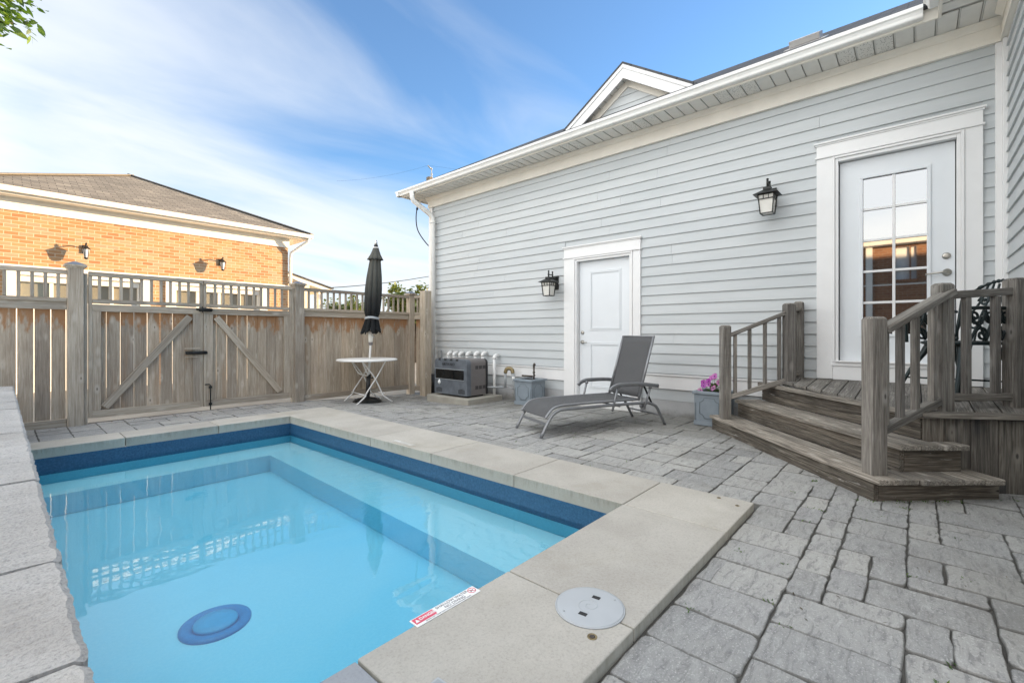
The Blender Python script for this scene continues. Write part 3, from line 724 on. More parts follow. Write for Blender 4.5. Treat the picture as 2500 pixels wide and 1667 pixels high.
gr_ = gate('fence_gate', 'right gate leaf with diagonal brace falling to the right and a black drop bolt', 1.892, 3.088, ((2.05, 1.315), (2.91, .185)), False, [2.031 + .1009 * k for k in range(10)], [.005, .007, .006, .007, .002, .002, .002, .005, .001, .001], .1335)
c = MB(); c.beam((1.83, FY - .026, 1.415), (1.985, FY - .026, 1.415), .05, .012, (0, 1, 0)); c.tube([(1.80, FY - .036, 1.417), (1.99, FY - .036, 1.417)], .014, 8); c.tube([(1.868, FY - .045, 1.46), (1.872, FY - .045, 1.37)], .007, 6); c.build('latch', 'black', gl_)
c = MB(); c.b2((1.672, FY - .010, .868), (1.85, FY - .001, .893)); c.build('latch_backing', 'fence', gl_); c = MB(); c.b2((1.672, FY - .010, .755), (1.85, FY - .001, .772)); c.build('latch_backing', 'fence', gl_)
c = MB(); c.tube([(1.68, FY - .026, .82), (1.93, FY - .026, .82)], .016, 8); c.tube([(1.70, FY - .044, .82), (1.74, FY - .044, .82)], .012, 8); c.beam((1.68, FY - .008, .82), (1.925, FY - .008, .82), .045, .006, (0, 1, 0)); c.build('slide_bolt', 'black', gl_)
c = MB(); c.tube([(1.905, FY - .02, .375), (1.955, FY - .02, .375), (1.970, FY - .02, .36), (1.972, FY - .02, .02)], .0075, 8)
for z in (.335, .10): c.box((1.971, FY - .012, z), (.036, .03, .03))
c.build('drop_bolt', 'black', gr_)

# ================================================================= HOUSE
HX = 5.88
house = thing('grey_house', 'pale grey clapboard house with white trim, two doors and a dormer', 'house', (8.5, 1, 0), wspace=True)
CZ = .557; CH = .131
def siding(mb, P, a, b, k0, k1, holes=(), ztop=99, rg=random.Random(3), zoff=0.):
    """lap courses; P(t, z, out) -> point; holes = (t0, t1, z0, z1)"""
    for k in range(k0, k1):
        z0 = CZ + zoff + CH * k; z1 = min(z0 + CH + .012, ztop)
        if z1 - z0 < .02: continue
        spans = [(a, b)]
        for (h0, h1, hz0, hz1) in holes:
            if z0 < hz1 - .001 and z1 > hz0 + .02:
                ns = []
                for (s0, s1) in spans:
                    if h1 <= s0 or h0 >= s1: ns.append((s0, s1))
                    else:
                        if h0 > s0: ns.append((s0, h0))
                        if h1 < s1: ns.append((h1, s1))
                spans = ns
        for (s0, s1) in spans:
            cuts = [s0]; x = s0 + rg.uniform(.7, 3.6)
            while x < s1 - .35: cuts.append(x); x += rg.uniform(2.4, 3.66)
            cuts.append(s1)
            for c0, c1 in zip(cuts, cuts[1:]):
                c0_ = c0 + (.0012 if c0 > s0 else 0); c1_ = c1 - (.0012 if c1 < s1 else 0)
                f0 = (z1 - z0) / (CH + .012); ot = .022 - .0175 * f0
                mb.hexa([P(c0_, z0, .001), P(c1_, z0, .001), P(c1_, z0, .022), P(c0_, z0, .022), P(c0_, z1, .001), P(c1_, z1, .001), P(c1_, z1, ot), P(c0_, z1, ot)], ax=0, rnd=rg.random())
SW = HX + .020        # sheathing plane; siding faces land on x = 5.88
mb = MB()
PM = lambda t, z, o: (SW - o, t, z)
holes = [(2.835, 4.112, -1, 2.425), (-.455, .80, -1, 3.125)]
siding(mb, PM, -.575, 7.36, 0, 24, holes, 3.66)
PW = lambda t, z, o: (t, -.611 + o, z)
siding(mb, PW, 2.0, 5.80, 0, 24, (), 3.66)
mb.build('wall_siding', 'siding', house, fixn=True)
mb = MB()
for (ya, yb, za, zb_) in ((-.62, -.30, .2, 3.9), (.62, 2.99, .2, 3.9), (3.89, 7.45, .2, 3.9), (-.30, .62, .2, .60), (-.30, .62, 2.90, 3.9), (2.99, 3.89, 2.19, 3.9)): mb.b2((SW + .001, ya, za), (SW + .13, yb, zb_))
mb.b2((SW + .14, -.5, .2), (SW + .20, 4.2, 3.2), mat=1)
if 1:  mb.b2((2.0, -.74, -.1), (SW, -.612, 3.9)); mb.b2((SW + .13, 7.34, -.2), (11.1, 7.45, 3.9)); mb.b2((10.99, -8, -.2), (11.1, 7.34, 3.9)); mb.b2((1.9, -8, -.2), (2.0, -.612, 3.9)); mb.b2((2.0, -8, -.2), (10.99, -7.9, 3.9))
mb.build('wall', ['siding', 'shadowgap'], house)
mb = MB(); mb.b2((5.905, -.6, -.2), (6.0, 2.99, .36)); mb.b2((5.905, 3.89, -.2), (6.0, 7.44, .36)); mb.build('foundation', 'found', house)
for (y0, y1) in ((4.112, 7.40), (.80, 2.835), (-.575, -.455)):
    mb = MB(); mb.b2((HX - .004, y0, .351), (SW + .004, y1, .525), ax=1); mb.b2((HX - .020, y0, .525), (SW + .002, y1, .545), ax=1)
    mb.build('base_board', 'white', house, bevel=.002, seg=1)
mb = MB(); mb.b2((HX - .030, 7.36, .30), (SW + .02, 7.47, 3.653)); mb.b2((HX - .005, 7.452, .30), (HX + .10, 7.482, 3.653)); mb.build('corner_board', 'white', house, bevel=.003)
mb = MB(); mb.b2((HX - .022, -.592, .56), (SW, -.53, 3.653)); mb.b2((HX - .085, -.611, .56), (HX - .0225, -.570, 3.653)); mb.build('corner_board', 'white', house, bevel=.003)
mb = MB(); mb.b2((HX - .030, -.59, 3.655), (SW, 7.50, 3.80), ax=1); mb.b2((HX - .038, -.59, 3.653), (HX - .031, 7.502, 3.688), ax=1)
mb.b2((2.0, -.611, 3.655), (HX - .039, -.565, 3.80)); mb.b2((2.0, -.564, 3.653), (HX - .039, -.556, 3.688)); mb.build('frieze', 'cream', house, bevel=.003)
mb = MB()
for prof, a, b, V in (([(SW, 3.80), (HX - .034, 3.80), (HX - .040, 3.815), (HX - .055, 3.83), (HX - .075, 3.845), (HX - .078, 3.859), (SW, 3.859)], -.60, 7.53, 1),):
    mb.prism([(x, a, z) for x, z in prof], (0, b - a, 0))
mb.prism([(2.0, -.611 + (SW - x), z) for x, z in [(SW, 3.80), (HX - .034, 3.80), (HX - .040, 3.815), (HX - .055, 3.83), (HX - .075, 3.845), (HX - .078, 3.859), (SW, 3.859)]], (3.72, 0, 0))
mb.build('crown_moulding', 'cream', house, fixn=True)
# soffit panels
mb = MB(); y = -.57; k = 0; SX0, SX1 = 5.475, SW
while y < 7.80:
    e = min(y + .128, 7.80); mb.b2((SX0, y, 3.862), (SX1, e, 3.870), mat=1 if (k % 8) in (5, 6, 7) else 0)
    mb.b2((SX0, e + .002, 3.868), (SX1, e + .010, 3.874)); y = e + .018; k += 1
x = 5.92
while x < 11.5: mb.b2((x, 7.49, 3.862), (x + .128, 7.78, 3.870)); x += .15
mb.b2((SX0, -.60, 3.876), (SX1, 7.80, 3.882), mat=2); mb.b2((SX1, 7.45, 3.876), (11.5, 7.80, 3.882), mat=2)
x = 2.0
while x < 5.45: mb.b2((x, -.60, 3.862), (x + .128, -.17, 3.870), mat=0); x += .15
mb.b2((2.0, -.60, 3.876), (SX0, -.17, 3.882), mat=2)
mb.build('soffit', ['soffit', 'perf', 'soffit_gap'], house)
mb = MB(); mb.b2((5.452, -.17, 3.845), (5.474, 7.82, 3.975)); mb.b2((5.474, 7.80, 3.845), (11.5, 7.822, 3.975)); mb.b2((2.0, -.17, 3.845), (5.452, -.148, 3.975)); mb.build('fascia', 'cream', house)
# gutter: K profile
def gut(a, b, P):
    g = MB(); pr_ = [(.0, 3.864), (.058, 3.864), (.066, 3.874), (.070, 3.896), (.082, 3.918), (.096, 3.930), (.098, 3.962), (.090, 3.966), (.088, 3.955), (.0, 3.955)]
    vs = [P(a, o, z) for o, z in pr_] + [P(b, o, z) for o, z in pr_]; n = len(pr_)
    g.add(vs, [(i, (i + 1) % n, n + (i + 1) % n, n + i) for i in range(n)] + [tuple(range(n - 1, -1, -1)), tuple(range(n, 2 * n))])
    return g
g = gut(-.05, 7.92, lambda t, o, z: (5.4515 - o, t, z)); g.build('gutter', 'metal_white', house, fixn=True)
g = gut(5.352, 11.6, lambda t, o, z: (t, 7.823 + o, z)); g.build('gutter', 'metal_white', house, fixn=True)
g = gut(2.0, 5.30, lambda t, o, z: (t, -.147 + o, z)); g.build('gutter', 'metal_white', house, fixn=True)
# downspout at the far corner
mb = MB()
DX, DY = HX - .075, 7.275
mb.tube([(5.40, 7.42, 3.87), (5.40, 7.41, 3.76), (5.42, 7.40, 3.70), (5.72, 7.31, 3.50), (5.785, 7.285, 3.44), (DX, DY, 3.36), (DX, DY, .26)], .054, 8, sec=(1.0, .82))
ds = mb.build('downspout', 'metal_white', house)
mb = MB(); mb.tube([(DX, DY, .28), (DX, DY, -.16)], .064, 12); mb.build('boot', 'blackpl', ds)
mb = MB(); mb.tube([(DX, DY, 3.30), (DX, DY, 3.33)], .060, 8); mb.build('strap', 'metal_white', ds)
# roof: hipped at the far end
SL = .57; ex0, ex1, ey = 5.40, 11.58, 7.90; rx = (ex0 + ex1) / 2; rz0 = 3.968; rzt = rz0 + SL * (rx - ex0); ry = ey - (rx - ex0)
mb = MB()
A_, B_, C_, D_ = (ex0, ey, rz0), (ex0, -8, rz0), (rx, -8, rzt), (rx, ry, rzt)
mb.poly([B_, A_, D_, C_][::-1]); mb.poly([(ex1, ey, rz0), (ex1, -8, rz0), C_, D_][::-1]); mb.poly([A_, (ex1, ey, rz0), D_])
mb.b2((ex0 - .012, -.1, rz0 - .012), (ex0 + .05, ey, rz0 - .001))
mb.poly([(2.0, -.12, rz0 + .002), (5.4, -.12, rz0 + .002), (8.4, -3.1, rz0 + 1.7), (2.0, -3.1, rz0 + 1.7)])
roof = mb.build('roof', 'shingle_dark', house)
sm_ = roof.modifiers.new('thick', 'SOLIDIFY'); sm_.thickness = .02; sm_.offset = 0
# slot vent on the roof slope
vx, vy = 6.22, .95; vz = rz0 + SL * (vx - ex0); sdir = Vector((1, 0, SL)).normalized(); nup = Vector((-SL, 0, 1)).normalized()
mb = MB(); mb.box(Vector((vx, vy, vz)) + nup * .055, (.26, .30, .07), (sdir, Vector((0, 1, 0)), nup)); mb.box(Vector((vx, vy, vz)) + nup * .012, (.36, .40, .012), (sdir, Vector((0, 1, 0)), nup)); mb.build('roof_vent', 'vent_grey', roof, bevel=.012, seg=3)
# dormer gable
dx, dy, dzf, dzp, hw = 6.0, 3.17, 4.325, 4.985, 1.0
rh = (dzp - dzf) / hw; xb = dx + (dzp - dzf) / SL + .35
mb = MB()
for sg in (-1, 1):
    mb.hexa([(dx - .02, dy, dzp), (dx - .02, dy + sg * (hw + .04), dzf - rh * .04), (xb, dy + sg * (hw + .04), dzf - rh * .04), (xb, dy, dzp), (dx - .02, dy, dzp + .03), (dx - .02, dy + sg * (hw + .05), dzf - rh * .04 + .03), (xb, dy + sg * (hw + .05), dzf - rh * .04 + .03), (xb, dy, dzp + .03)])
dorm = mb.build('dormer', 'shingle_dark', house, fixn=True)
mb = MB()
for sg in (-1, 1):
    f = .20; th = .03
    for (o, ff0, ff1) in ((0, .0, f), (-.014, .0, .055)):
        mb.hexa([(dx + o, dy, dzp - ff1), (dx + o, dy + sg * hw, dzf - ff1), (dx + .03 + o * .1, dy + sg * hw, dzf - ff1), (dx + .03 + o * .1, dy, dzp - ff1), (dx + o, dy, dzp - ff0), (dx + o, dy + sg * hw, dzf - ff0), (dx + .03 + o * .1, dy + sg * hw, dzf - ff0), (dx + .03 + o * .1, dy, dzp - ff0)])
mb.build('barge_board', 'white', dorm, fixn=True)
gx = dx + .17; il = .17
mb = MB()
for sg in (-1, 1):      # soffit under the verge with ribs, and inner trim
    mb.quad((dx + .03, dy, dzp - .16), (dx + .03, dy + sg * hw, dzf - .16), (gx, dy + sg * hw, dzf - .16), (gx, dy, dzp - .16))
    for k in range(10):
        yy = k / 10 * hw + .05; z = dzp - rh * yy - .163; mb.box((dx + .10, dy + sg * yy, z), (.14, .012, .008), (Vector((1, 0, 0)), Vector((0, sg, -rh)).normalized(), Vector((0, sg * rh, 1)).normalized()), mat=1)
mb.build('dormer_soffit', ['soffit', 'soffit_gap'], dorm)
mb = MB()
for sg in (-1, 1):
    mb.hexa([(gx - .03, dy, dzp - .27), (gx - .03, dy + sg * hw, dzf - .27), (gx, dy + sg * hw, dzf - .27), (gx, dy, dzp - .27), (gx - .03, dy, dzp - .161), (gx - .03, dy + sg * hw, dzf - .161), (gx, dy + sg * hw, dzf - .161), (gx, dy, dzp - .161)])
mb.build('dormer_trim', 'cream', dorm, fixn=True)
mb = MB()
for k in range(7):
    z0 = dzf - .24 + CH * k; z1 = z0 + CH; w0 = max(0, (dzp - .2 - z0) / rh); w1 = max(0, (dzp - .2 - z1) / rh)
    if w0 > .02: mb.hexa([(gx - .014, dy - w0, z0), (gx - .014, dy + w0, z0), (gx + .02, dy + w0, z0), (gx + .02, dy - w0, z0), (gx - .003, dy - w1, z1), (gx - .003, dy + w1, z1), (gx + .02, dy + w1, z1), (gx + .02, dy - w1, z1)], ax=1)
mb.build('dormer_siding', 'siding', dorm, fixn=True)

# doors
def casing(y0, y1, zb, zh, zt, jw0, jw1, zm=None, name='door_casing'):
    """y0<y1 outer edges; zb bottom, zh header bottom, zt header top; jw = inner slab edges"""
    mb = MB(); xo = HX - .022
    mb.b2((xo, y0, zb), (SW, jw0 - .055, zh)); mb.b2((xo, jw1 + .055, zb), (SW, y1, zh))
    mb.b2((xo, y0, zh + .022), (SW, y1, zt - .02), ax=1)                                  # header board
    mb.b2((xo - .016, y0 - .012, zh), (SW, y1 + .012, zh + .020), ax=1); mb.b2((xo - .022, y0 - .022, zt - .018), (SW, y1 + .022, zt), ax=1); mb.b2((xo - .010, y0 - .010, zt - .034), (SW, y1 + .010, zt - .019), ax=1)
    zm = zb if zm is None else zm
    # brick mould and jamb
    for (a, b, o) in ((jw0 - .0545, jw0 - .032, -.012), (jw0 - .0315, jw0 - .004, .004)):
        mb.b2((xo + o, a, zm), (SW + .07, b, zh - .003)); mb.b2((xo + o, jw0 + jw1 - b, zm), (SW + .07, jw0 + jw1 - a, zh - .003))
    zs = zh - .060
    mb.b2((xo - .012, jw0 - .031, zh - .026), (SW + .07, jw1 + .031, zh - .004), ax=1); mb.b2((xo + .004, jw0 - .003, zs), (SW + .07, jw1 + .003, zh - .027), ax=1)
    c = mb.build(name, 'white', house, bevel=.003)
    return c
# lower service door
casing(2.835, 4.112, -.04, 2.242, 2.425, 3.006, 3.876)
XD = HX + .055
mb = MB(); mb.b2((XD, 3.010, .09), (XD + .04, 3.872, 2.178)); dg = mb.build('service_door', 'door', house, bevel=.002)
mb = MB()
def panel(mb, y0, y1, z0, z1, x):
    for k, (w, o) in enumerate(((.018, .006), (.020, .011), (.012, .005))):
        i = [0, .020, .042][k]
        a0, a1, b0, b1 = y0 + i, y1 - i, z0 + i, z1 - i
        for (p, q) in (((a0, b0), (a1, b0 + w)), ((a0, b1 - w), (a1, b1)), ((a0, b0 + w), (a0 + w, b1 - w)), ((a1 - w, b0 + w), (a1, b1 - w))):
            mb.b2((x - o, p[0], p[1]), (x - .0005, q[0], q[1]))
panel(mb, 3.16, 3.70, 1.13, 2.03, XD); panel(mb, 3.16, 3.70, .26, .96, XD); mb.build('door_panel_moulding', 'door', dg, bevel=.004, seg=2)
mb = MB(); mb.lathe([(.028, 0), (.028, .008), (.020, .014), (.012, .016)], (XD, 3.815, 1.10), 20, axis=(-1, 0, 0)); mb.build('deadbolt', 'nickel', dg)
mb = MB(); mb.lathe([(.030, 0), (.030, .010), (.014, .014), (.012, .045)], (XD, 3.815, .955), 20, axis=(-1, 0, 0)); mb.tube([(XD - .045, 3.815, .955), (XD - .050, 3.80, .955), (XD - .048, 3.71, .950)], [.011, .010, .007], 8); mb.build('handle', 'nickel', dg)
mb = MB(); mb.b2((HX - .03, 2.99, -.03), (XD + .05, 3.89, .075)); mb.build('threshold', 'metal_white', dg)
# upper glazed door
casing(-.455, .80, .605, 2.954, 3.125, -.281, .605, .787)
mb = MB(); gy0, gy1, gz0, gz1 = -.082, .406, 1.08, 2.68
for (a, b) in (((-.277, .79), (gy0 - .02, 2.885)), ((gy1 + .02, .79), (.601, 2.885)), ((gy0 - .02, gz1 + .02), (gy1 + .02, 2.885)), ((gy0 - .02, .79), (gy1 + .02, gz0 - .02))):
    mb.b2((XD, a[0], a[1]), (XD + .04, b[0], b[1]))
du = mb.build('entry_door', 'door', house)
mb = MB(); wq = .030
for (a, b) in (((gy0 - wq, gz0 - wq), (gy1 + wq, gz0)), ((gy0 - wq, gz1), (gy1 + wq, gz1 + wq)), ((gy0 - wq, gz0), (gy0, gz1)), ((gy1, gz0), (gy1 + wq, gz1))): mb.b2((XD - .012, a[0], a[1]), (XD + .03, b[0], b[1]))
mb.build('glazing_frame', 'door', du, bevel=.004)
mb = MB(); mb.quad((XD + .020, gy1, gz0), (XD + .020, gy0, gz0), (XD + .020, gy0, gz1), (XD + .020, gy1, gz1)); pg = mb.build('pane', 'glass', du)
mb = MB(); mid = (gy0 + gy1) / 2; mb.b2((XD + .002, mid - .012, gz0), (XD + .018, mid + .012, gz1))
for k in range(1, 5):
    z = gz0 + (gz1 - gz0) * k / 5; mb.b2((XD + .003, gy0, z - .012), (XD + .0175, mid - .0125, z + .012)); mb.b2((XD + .003, mid + .0125, z - .012), (XD + .0175, gy1, z + .012))
mb.build('muntin', 'white', du, bevel=.003)
mb = MB(); mb.lathe([(.031, 0), (.031, .010), (.022, .016), (.012, .017)], (XD, -.218, 1.815), 20, axis=(-1, 0, 0)); mb.build('deadbolt', 'nickel', du)
mb = MB(); mb.lathe([(.034, 0), (.034, .010), (.016, .016), (.013, .05)], (XD, -.222, 1.66), 20, axis=(-1, 0, 0)); mb.tube([(XD - .05, -.222, 1.66), (XD - .056, -.20, 1.66), (XD - .054, -.07, 1.648)], [.012, .011, .007], 8); mb.build('handle', 'nickel', du)
mb = MB(); mb.b2((HX - .030, -.34, .745), (XD + .05, .665, .785)); mb.b2((HX - .05, -.31, .7855), (XD - .001, .635, .80)); mb.b2((HX - .018, -.335, .600), (XD + .04, .6595, .744)); mb.build('sill', 'white', du, bevel=.003)

# ================================================================= WALL LANTERNS
def lantern():
    t = thing('wall_lantern', 'black lantern with frosted panes on the siding left of the small white door', 'wall lamp', (SW - .012, 4.28, 1.67), 0, 'lanterns on the clapboard wall')
    c = MB(); c.box((-.008, 0, .22), (.016, .105, .22)); c.box((-.03, 0, .285), (.03, .05, .05)); c.build('backplate', 'black', t, bevel=.003)
    bx = -.20
    c = MB(); c.tube([(-.10, 0, .255), (-.10, 0, .385)], .011, 8); c.tube([(-.02, 0, .285), (-.11, 0, .285)], .012, 8); c.tube([(-.085, 0, .335), (bx - .02, 0, .335)], .009, 8); c.tube([(bx, 0, .29), (bx, 0, .392)], .012, 8)
    for p in ((-.10, .39), (bx, .395)): c.lathe([(.010, 0), (.014, .004), (.010, .012), (.004, .014)], (p[0], 0, p[1] - .01), 10)
    c.build('arm', 'black', t)
    c = MB(); s0, s1 = .125, .038
    c.hexa([(bx - s0, -s0, .212), (bx + s0, -s0, .212), (bx + s0, s0, .212), (bx - s0, s0, .212), (bx - s1, -s1, .268), (bx + s1, -s1, .268), (bx + s1, s1, .268), (bx - s1, s1, .268)])
    c.box((bx, 0, .283), (.078, .078, .028)); c.build('lamp_roof', 'black', t, bevel=.002)
    w0, w1 = .060, .079        # bottom and top half widths
    fr = MB(); z0, z1, z2 = .004, .160, .208
    def wz(z): return w0 + (w1 - w0) * (z / .21)
    for a, b in ((-1, -1), (1, -1), (1, 1), (-1, 1)): fr.beam((bx + a * wz(0), b * wz(0), 0), (bx + a * wz(.21), b * wz(.21), .212), .010, .010)
    for z in (z0, z1, z2):
        w = wz(z)
        for p, q in (((-1, -1), (1, -1)), ((1, -1), (1, 1)), ((1, 1), (-1, 1)), ((-1, 1), (-1, -1))): fr.beam((bx + p[0] * w, p[1] * w, z), (bx + q[0] * w, q[1] * w, z), .010, .009)
    w = wz(.185)
    for k in (-.33, .33):
        for sg in (-1, 1):
            fr.beam((bx + sg * w, k * w * 2 * .5, z1), (bx + sg * w, k * w * 2 * .5, z2), .006, .006); fr.beam((bx + k * w, sg * w, z1), (bx + k * w, sg * w, z2), .006, .006)
    fr.build('lamp_frame', 'black', t)
    c = MB(); i = .005; c.hexa([(bx - w0 + i, -w0 + i, .006), (bx + w0 - i, -w0 + i, .006), (bx + w0 - i, w0 - i, .006), (bx - w0 + i, w0 - i, .006), (bx - w1 + i, -w1 + i, .211), (bx + w1 - i, -w1 + i, .211), (bx + w1 - i, w1 - i, .211), (bx - w1 + i, w1 - i, .211)])
    c.build('lamp_glass', 'frost', t)
    return t
l1 = lantern(); l2 = copy_tree(l1); l2.location = (SW - .012, 1.235, 2.415); l2['label'] = 'black lantern with frosted panes high on the siding left of the glazed door'

# ================================================================= PORCH
E2 = Vector((.731, .682, 0)); N2 = Vector((-.682, .731, 0)); ZU = Vector((0, 0, 1))
def so_(s, o, z): v = E2 * s + N2 * o; return Vector((v.x, v.y, z))
porch = thing('wooden_porch', 'weathered timber porch with three angled steps and railings by the glazed door', 'porch', (4.6, .4, 0), wspace=True)
Z1, Z2, Z3 = .155, .34, .53
def dz(x, y):     # the deck falls a little away from the house wall
    o = Vector((x, y, 0)).dot(N2); return Z3 + .07 * max(0, min(1, (x - 4.45) / 1.4))
mb = MB(); y = -.585; k = 0
def clipx(y):     # left end of a deck board: nosing line o=-2.96 / skirt line
    xa = (-2.965 - .731 * y) / -.682 if True else 0
    xs_ = 4.40 + (-.04 - y) * .45 if y < -.04 else 0
    return max(xa, xs_)
while y < 1.10:
    e = min(y + .138, 1.11); xl0, xl1 = clipx(y), clipx(e)
    if y < -.04 < e: xl0 = clipx(-.05)
    P = [(xl0, y), (5.885, y), (5.885, e - .007), (xl1, e - .007)]
    mb.hexa([(a, b, dz(a, b) - .03) for a, b in P] + [(a, b, dz(a, b)) for a, b in P], ax=0); y = e
mb.build('deck_board', 'deck', porch, bevel=.004, seg=1)
# steps
def plank(mb, s0, s1, o0, o1, z, th=.036, cut=None, zfun=None):
    P = [so_(s0, o0, z - th), so_(s1, o0, z - th), so_(s1, o1, z - th), so_(s0, o1, z - th)]
    mb.hexa(P + [p + ZU * th for p in P], ax=0)
stp = MB(); plank(stp, 3.09, 5.11, -2.995, -2.925, Z3, .038); stp.build('nosing', 'tread', porch, bevel=.006)
for (z, s0, s1, os, rs0) in ((Z1, 2.80, 5.16, (-2.395, -2.53, -2.665), 2.885), (Z2, 2.94, 5.09, (-2.655, -2.80, -2.945), 2.985)):
    st = MB()
    for a, b in zip(os, os[1:]): plank(st, s0 + rng.uniform(0, .03), s1, b + .004, a, z)
    # end pieces running back along the skirt
    if z == Z1:
        for q0, q1 in ((-2.67, -2.81), (-2.81, -2.95), (-2.95, -3.08), (-3.08, -3.21)): plank(st, 2.80 + rng.uniform(0, .012), 3.05, q1 + .004, q0, z)
    else:
        for q0, q1 in ((-2.95, -3.04), (-3.04, -3.12)): plank(st, 2.94, 3.06, q1 + .004, q0, z)
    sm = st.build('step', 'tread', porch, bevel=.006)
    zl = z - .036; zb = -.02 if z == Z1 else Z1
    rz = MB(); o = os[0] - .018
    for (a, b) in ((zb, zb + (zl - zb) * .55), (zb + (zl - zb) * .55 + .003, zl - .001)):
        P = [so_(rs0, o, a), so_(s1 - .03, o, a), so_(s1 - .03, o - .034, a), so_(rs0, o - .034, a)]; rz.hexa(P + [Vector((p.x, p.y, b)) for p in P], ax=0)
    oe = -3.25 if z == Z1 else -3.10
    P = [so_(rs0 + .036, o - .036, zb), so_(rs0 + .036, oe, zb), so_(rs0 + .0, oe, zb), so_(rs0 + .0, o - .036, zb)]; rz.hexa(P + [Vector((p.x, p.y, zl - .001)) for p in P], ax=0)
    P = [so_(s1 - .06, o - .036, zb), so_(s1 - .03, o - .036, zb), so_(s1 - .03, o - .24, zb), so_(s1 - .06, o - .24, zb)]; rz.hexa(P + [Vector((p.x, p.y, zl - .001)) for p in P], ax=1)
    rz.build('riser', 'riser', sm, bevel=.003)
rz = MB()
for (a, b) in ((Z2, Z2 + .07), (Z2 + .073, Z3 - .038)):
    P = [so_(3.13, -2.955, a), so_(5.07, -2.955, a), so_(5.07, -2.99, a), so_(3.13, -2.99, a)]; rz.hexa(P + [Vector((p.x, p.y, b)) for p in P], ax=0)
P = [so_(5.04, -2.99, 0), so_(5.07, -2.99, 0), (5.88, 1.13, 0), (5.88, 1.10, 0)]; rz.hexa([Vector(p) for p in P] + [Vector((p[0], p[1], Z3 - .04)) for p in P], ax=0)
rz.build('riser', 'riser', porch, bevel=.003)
# skirt boards: line from the deck's corner towards the side wall
sk0, sk1 = so_(3.12, -2.965, 0), so_(2.93, -3.60, 0); skd = (sk1 - sk0).normalized(); skn = Vector((skd.y, -skd.x, 0))
if skn.dot(E2) > 0: skn = -skn
mb = MB(); x = 0; k = 0; wd = [.13, .145, .155, .16, .15]
while x < .74:
    w = wd[k % 5]; a = sk0 + skd * x; b = sk0 + skd * (x + w - .004); th = -skn * .022
    mb.hexa([a, b, b + th, a + th] + [p + ZU * (Z3 - .036) for p in (a, b, b + th, a + th)]); x += w; k += 1
for p in mb.v[:0]: pass
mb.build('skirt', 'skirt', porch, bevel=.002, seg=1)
c = MB(); c.beam(sk0 + skn * .012 + ZU * (Z3 - .015) - skd * .03, sk0 + skd * .76 + skn * .012 + ZU * (Z3 + .0), .09, .036); c.build('nosing', 'tread', porch, bevel=.005)
# posts
def ppost(x, y, z0, z1, w=.092, axes=(E2, N2, ZU)):
    c = MB(); c.box((x, y, (z0 + z1 - .012) / 2), (w, w, z1 - z0 - .012), axes); k = w / 2; X, Y, _ = axes; b = Vector((x, y, 0))
    c.hexa([b + X * k * p + Y * k * q + ZU * (z1 - .0118) for p, q in ((-1, -1), (1, -1), (1, 1), (-1, 1))] + [b + X * (k - .014) * p + Y * (k - .014) * q + ZU * (z1 + .004) for p, q in ((-1, -1), (1, -1), (1, 1), (-1, 1))])
    return c.build('post', 'rail', porch, bevel=.004)
LL = (5.262, 1.555); LU = (5.54, 1.00); WP = (5.815, .955); RL = (3.848, .205); RU = (4.50, -.145); FR_ = (4.90, -.545)
AX = (Vector((1, 0, 0)), Vector((0, 1, 0)), ZU)
ppost(*LL, Z1, 1.17); ppost(*LU, Z3, 1.40); ppost(*WP, Z3 + .04, 1.43, .085, AX); ppost(*RL, Z1, 1.19, .098); ppost(*RU, Z3 - .02, 1.44); ppost(*FR_, Z3 - .4, 1.48, .10)
def hand(p0, z0, p1, z1, w=.088, h=.036, name='handrail', ext=(0, 0)):
    a, b = Vector((p0[0], p0[1], z0)), Vector((p1[0], p1[1], z1)); d = (b - a).normalized()
    c = MB(); c.beam(a - d * ext[0], b + d * ext[1], w, h); return c.build(name, 'rail', porch, bevel=.008)
def bals(p0, p1, ts, zl, zu, w=.034):
    for t_ in ts:
        x, y = p0[0] + (p1[0] - p0[0]) * t_, p0[1] + (p1[1] - p0[1]) * t_; a = zl[0] + (zl[1] - zl[0]) * t_; b = zu[0] + (zu[1] - zu[0]) * t_
        d = Vector((p1[0] - p0[0], p1[1] - p0[1], 0)).normalized(); c = MB(); c.box((x, y, (a + b) / 2), (w, w, b - a), (d, ZU.cross(d), ZU)); c.build('baluster', 'rail', porch, bevel=.003)
hand(LL, 1.045, LU, 1.315, .06, .04, ext=(-.04, -.04)); hand(LL, .375, LU, .60, .05, .05, 'bottom_rail', (-.04, -.04)); bals(LL, LU, (.16, .39, .63, .85), (.39, .61), (1.03, 1.30))
hand(LU, 1.345, WP, 1.345, .06, .04, ext=(-.03, -.03)); hand(LU, .63, WP, .66, .05, .05, 'bottom_rail', (-.03, -.03)); bals(LU, WP, (.55,), (.64, .64), (1.33, 1.33))
RLo = (RL[0] - .0, RL[1]); 
RLs, RUs = (RL[0] - .022, RL[1] - .02), (RU[0] - .022, RU[1] - .02)
hand(RLs, 1.085, RUs, 1.365, .085, .045, ext=(-.05, .05)); hand(RL, .415, RU, .615, .055, .055, 'bottom_rail', (-.05, .02)); bals(RL, RU, (.14, .36, .58, .84), (.43, .61), (1.06, 1.34), .04)
hand(RU, 1.355, FR_, 1.39, .05, .055, ext=(-.04, -.04)); hand(RU, .625, FR_, .625, .045, .055, 'bottom_rail', (-.04, -.04)); bals(RU, FR_, (.32, .72), (.65, .65), (1.33, 1.36), .042)

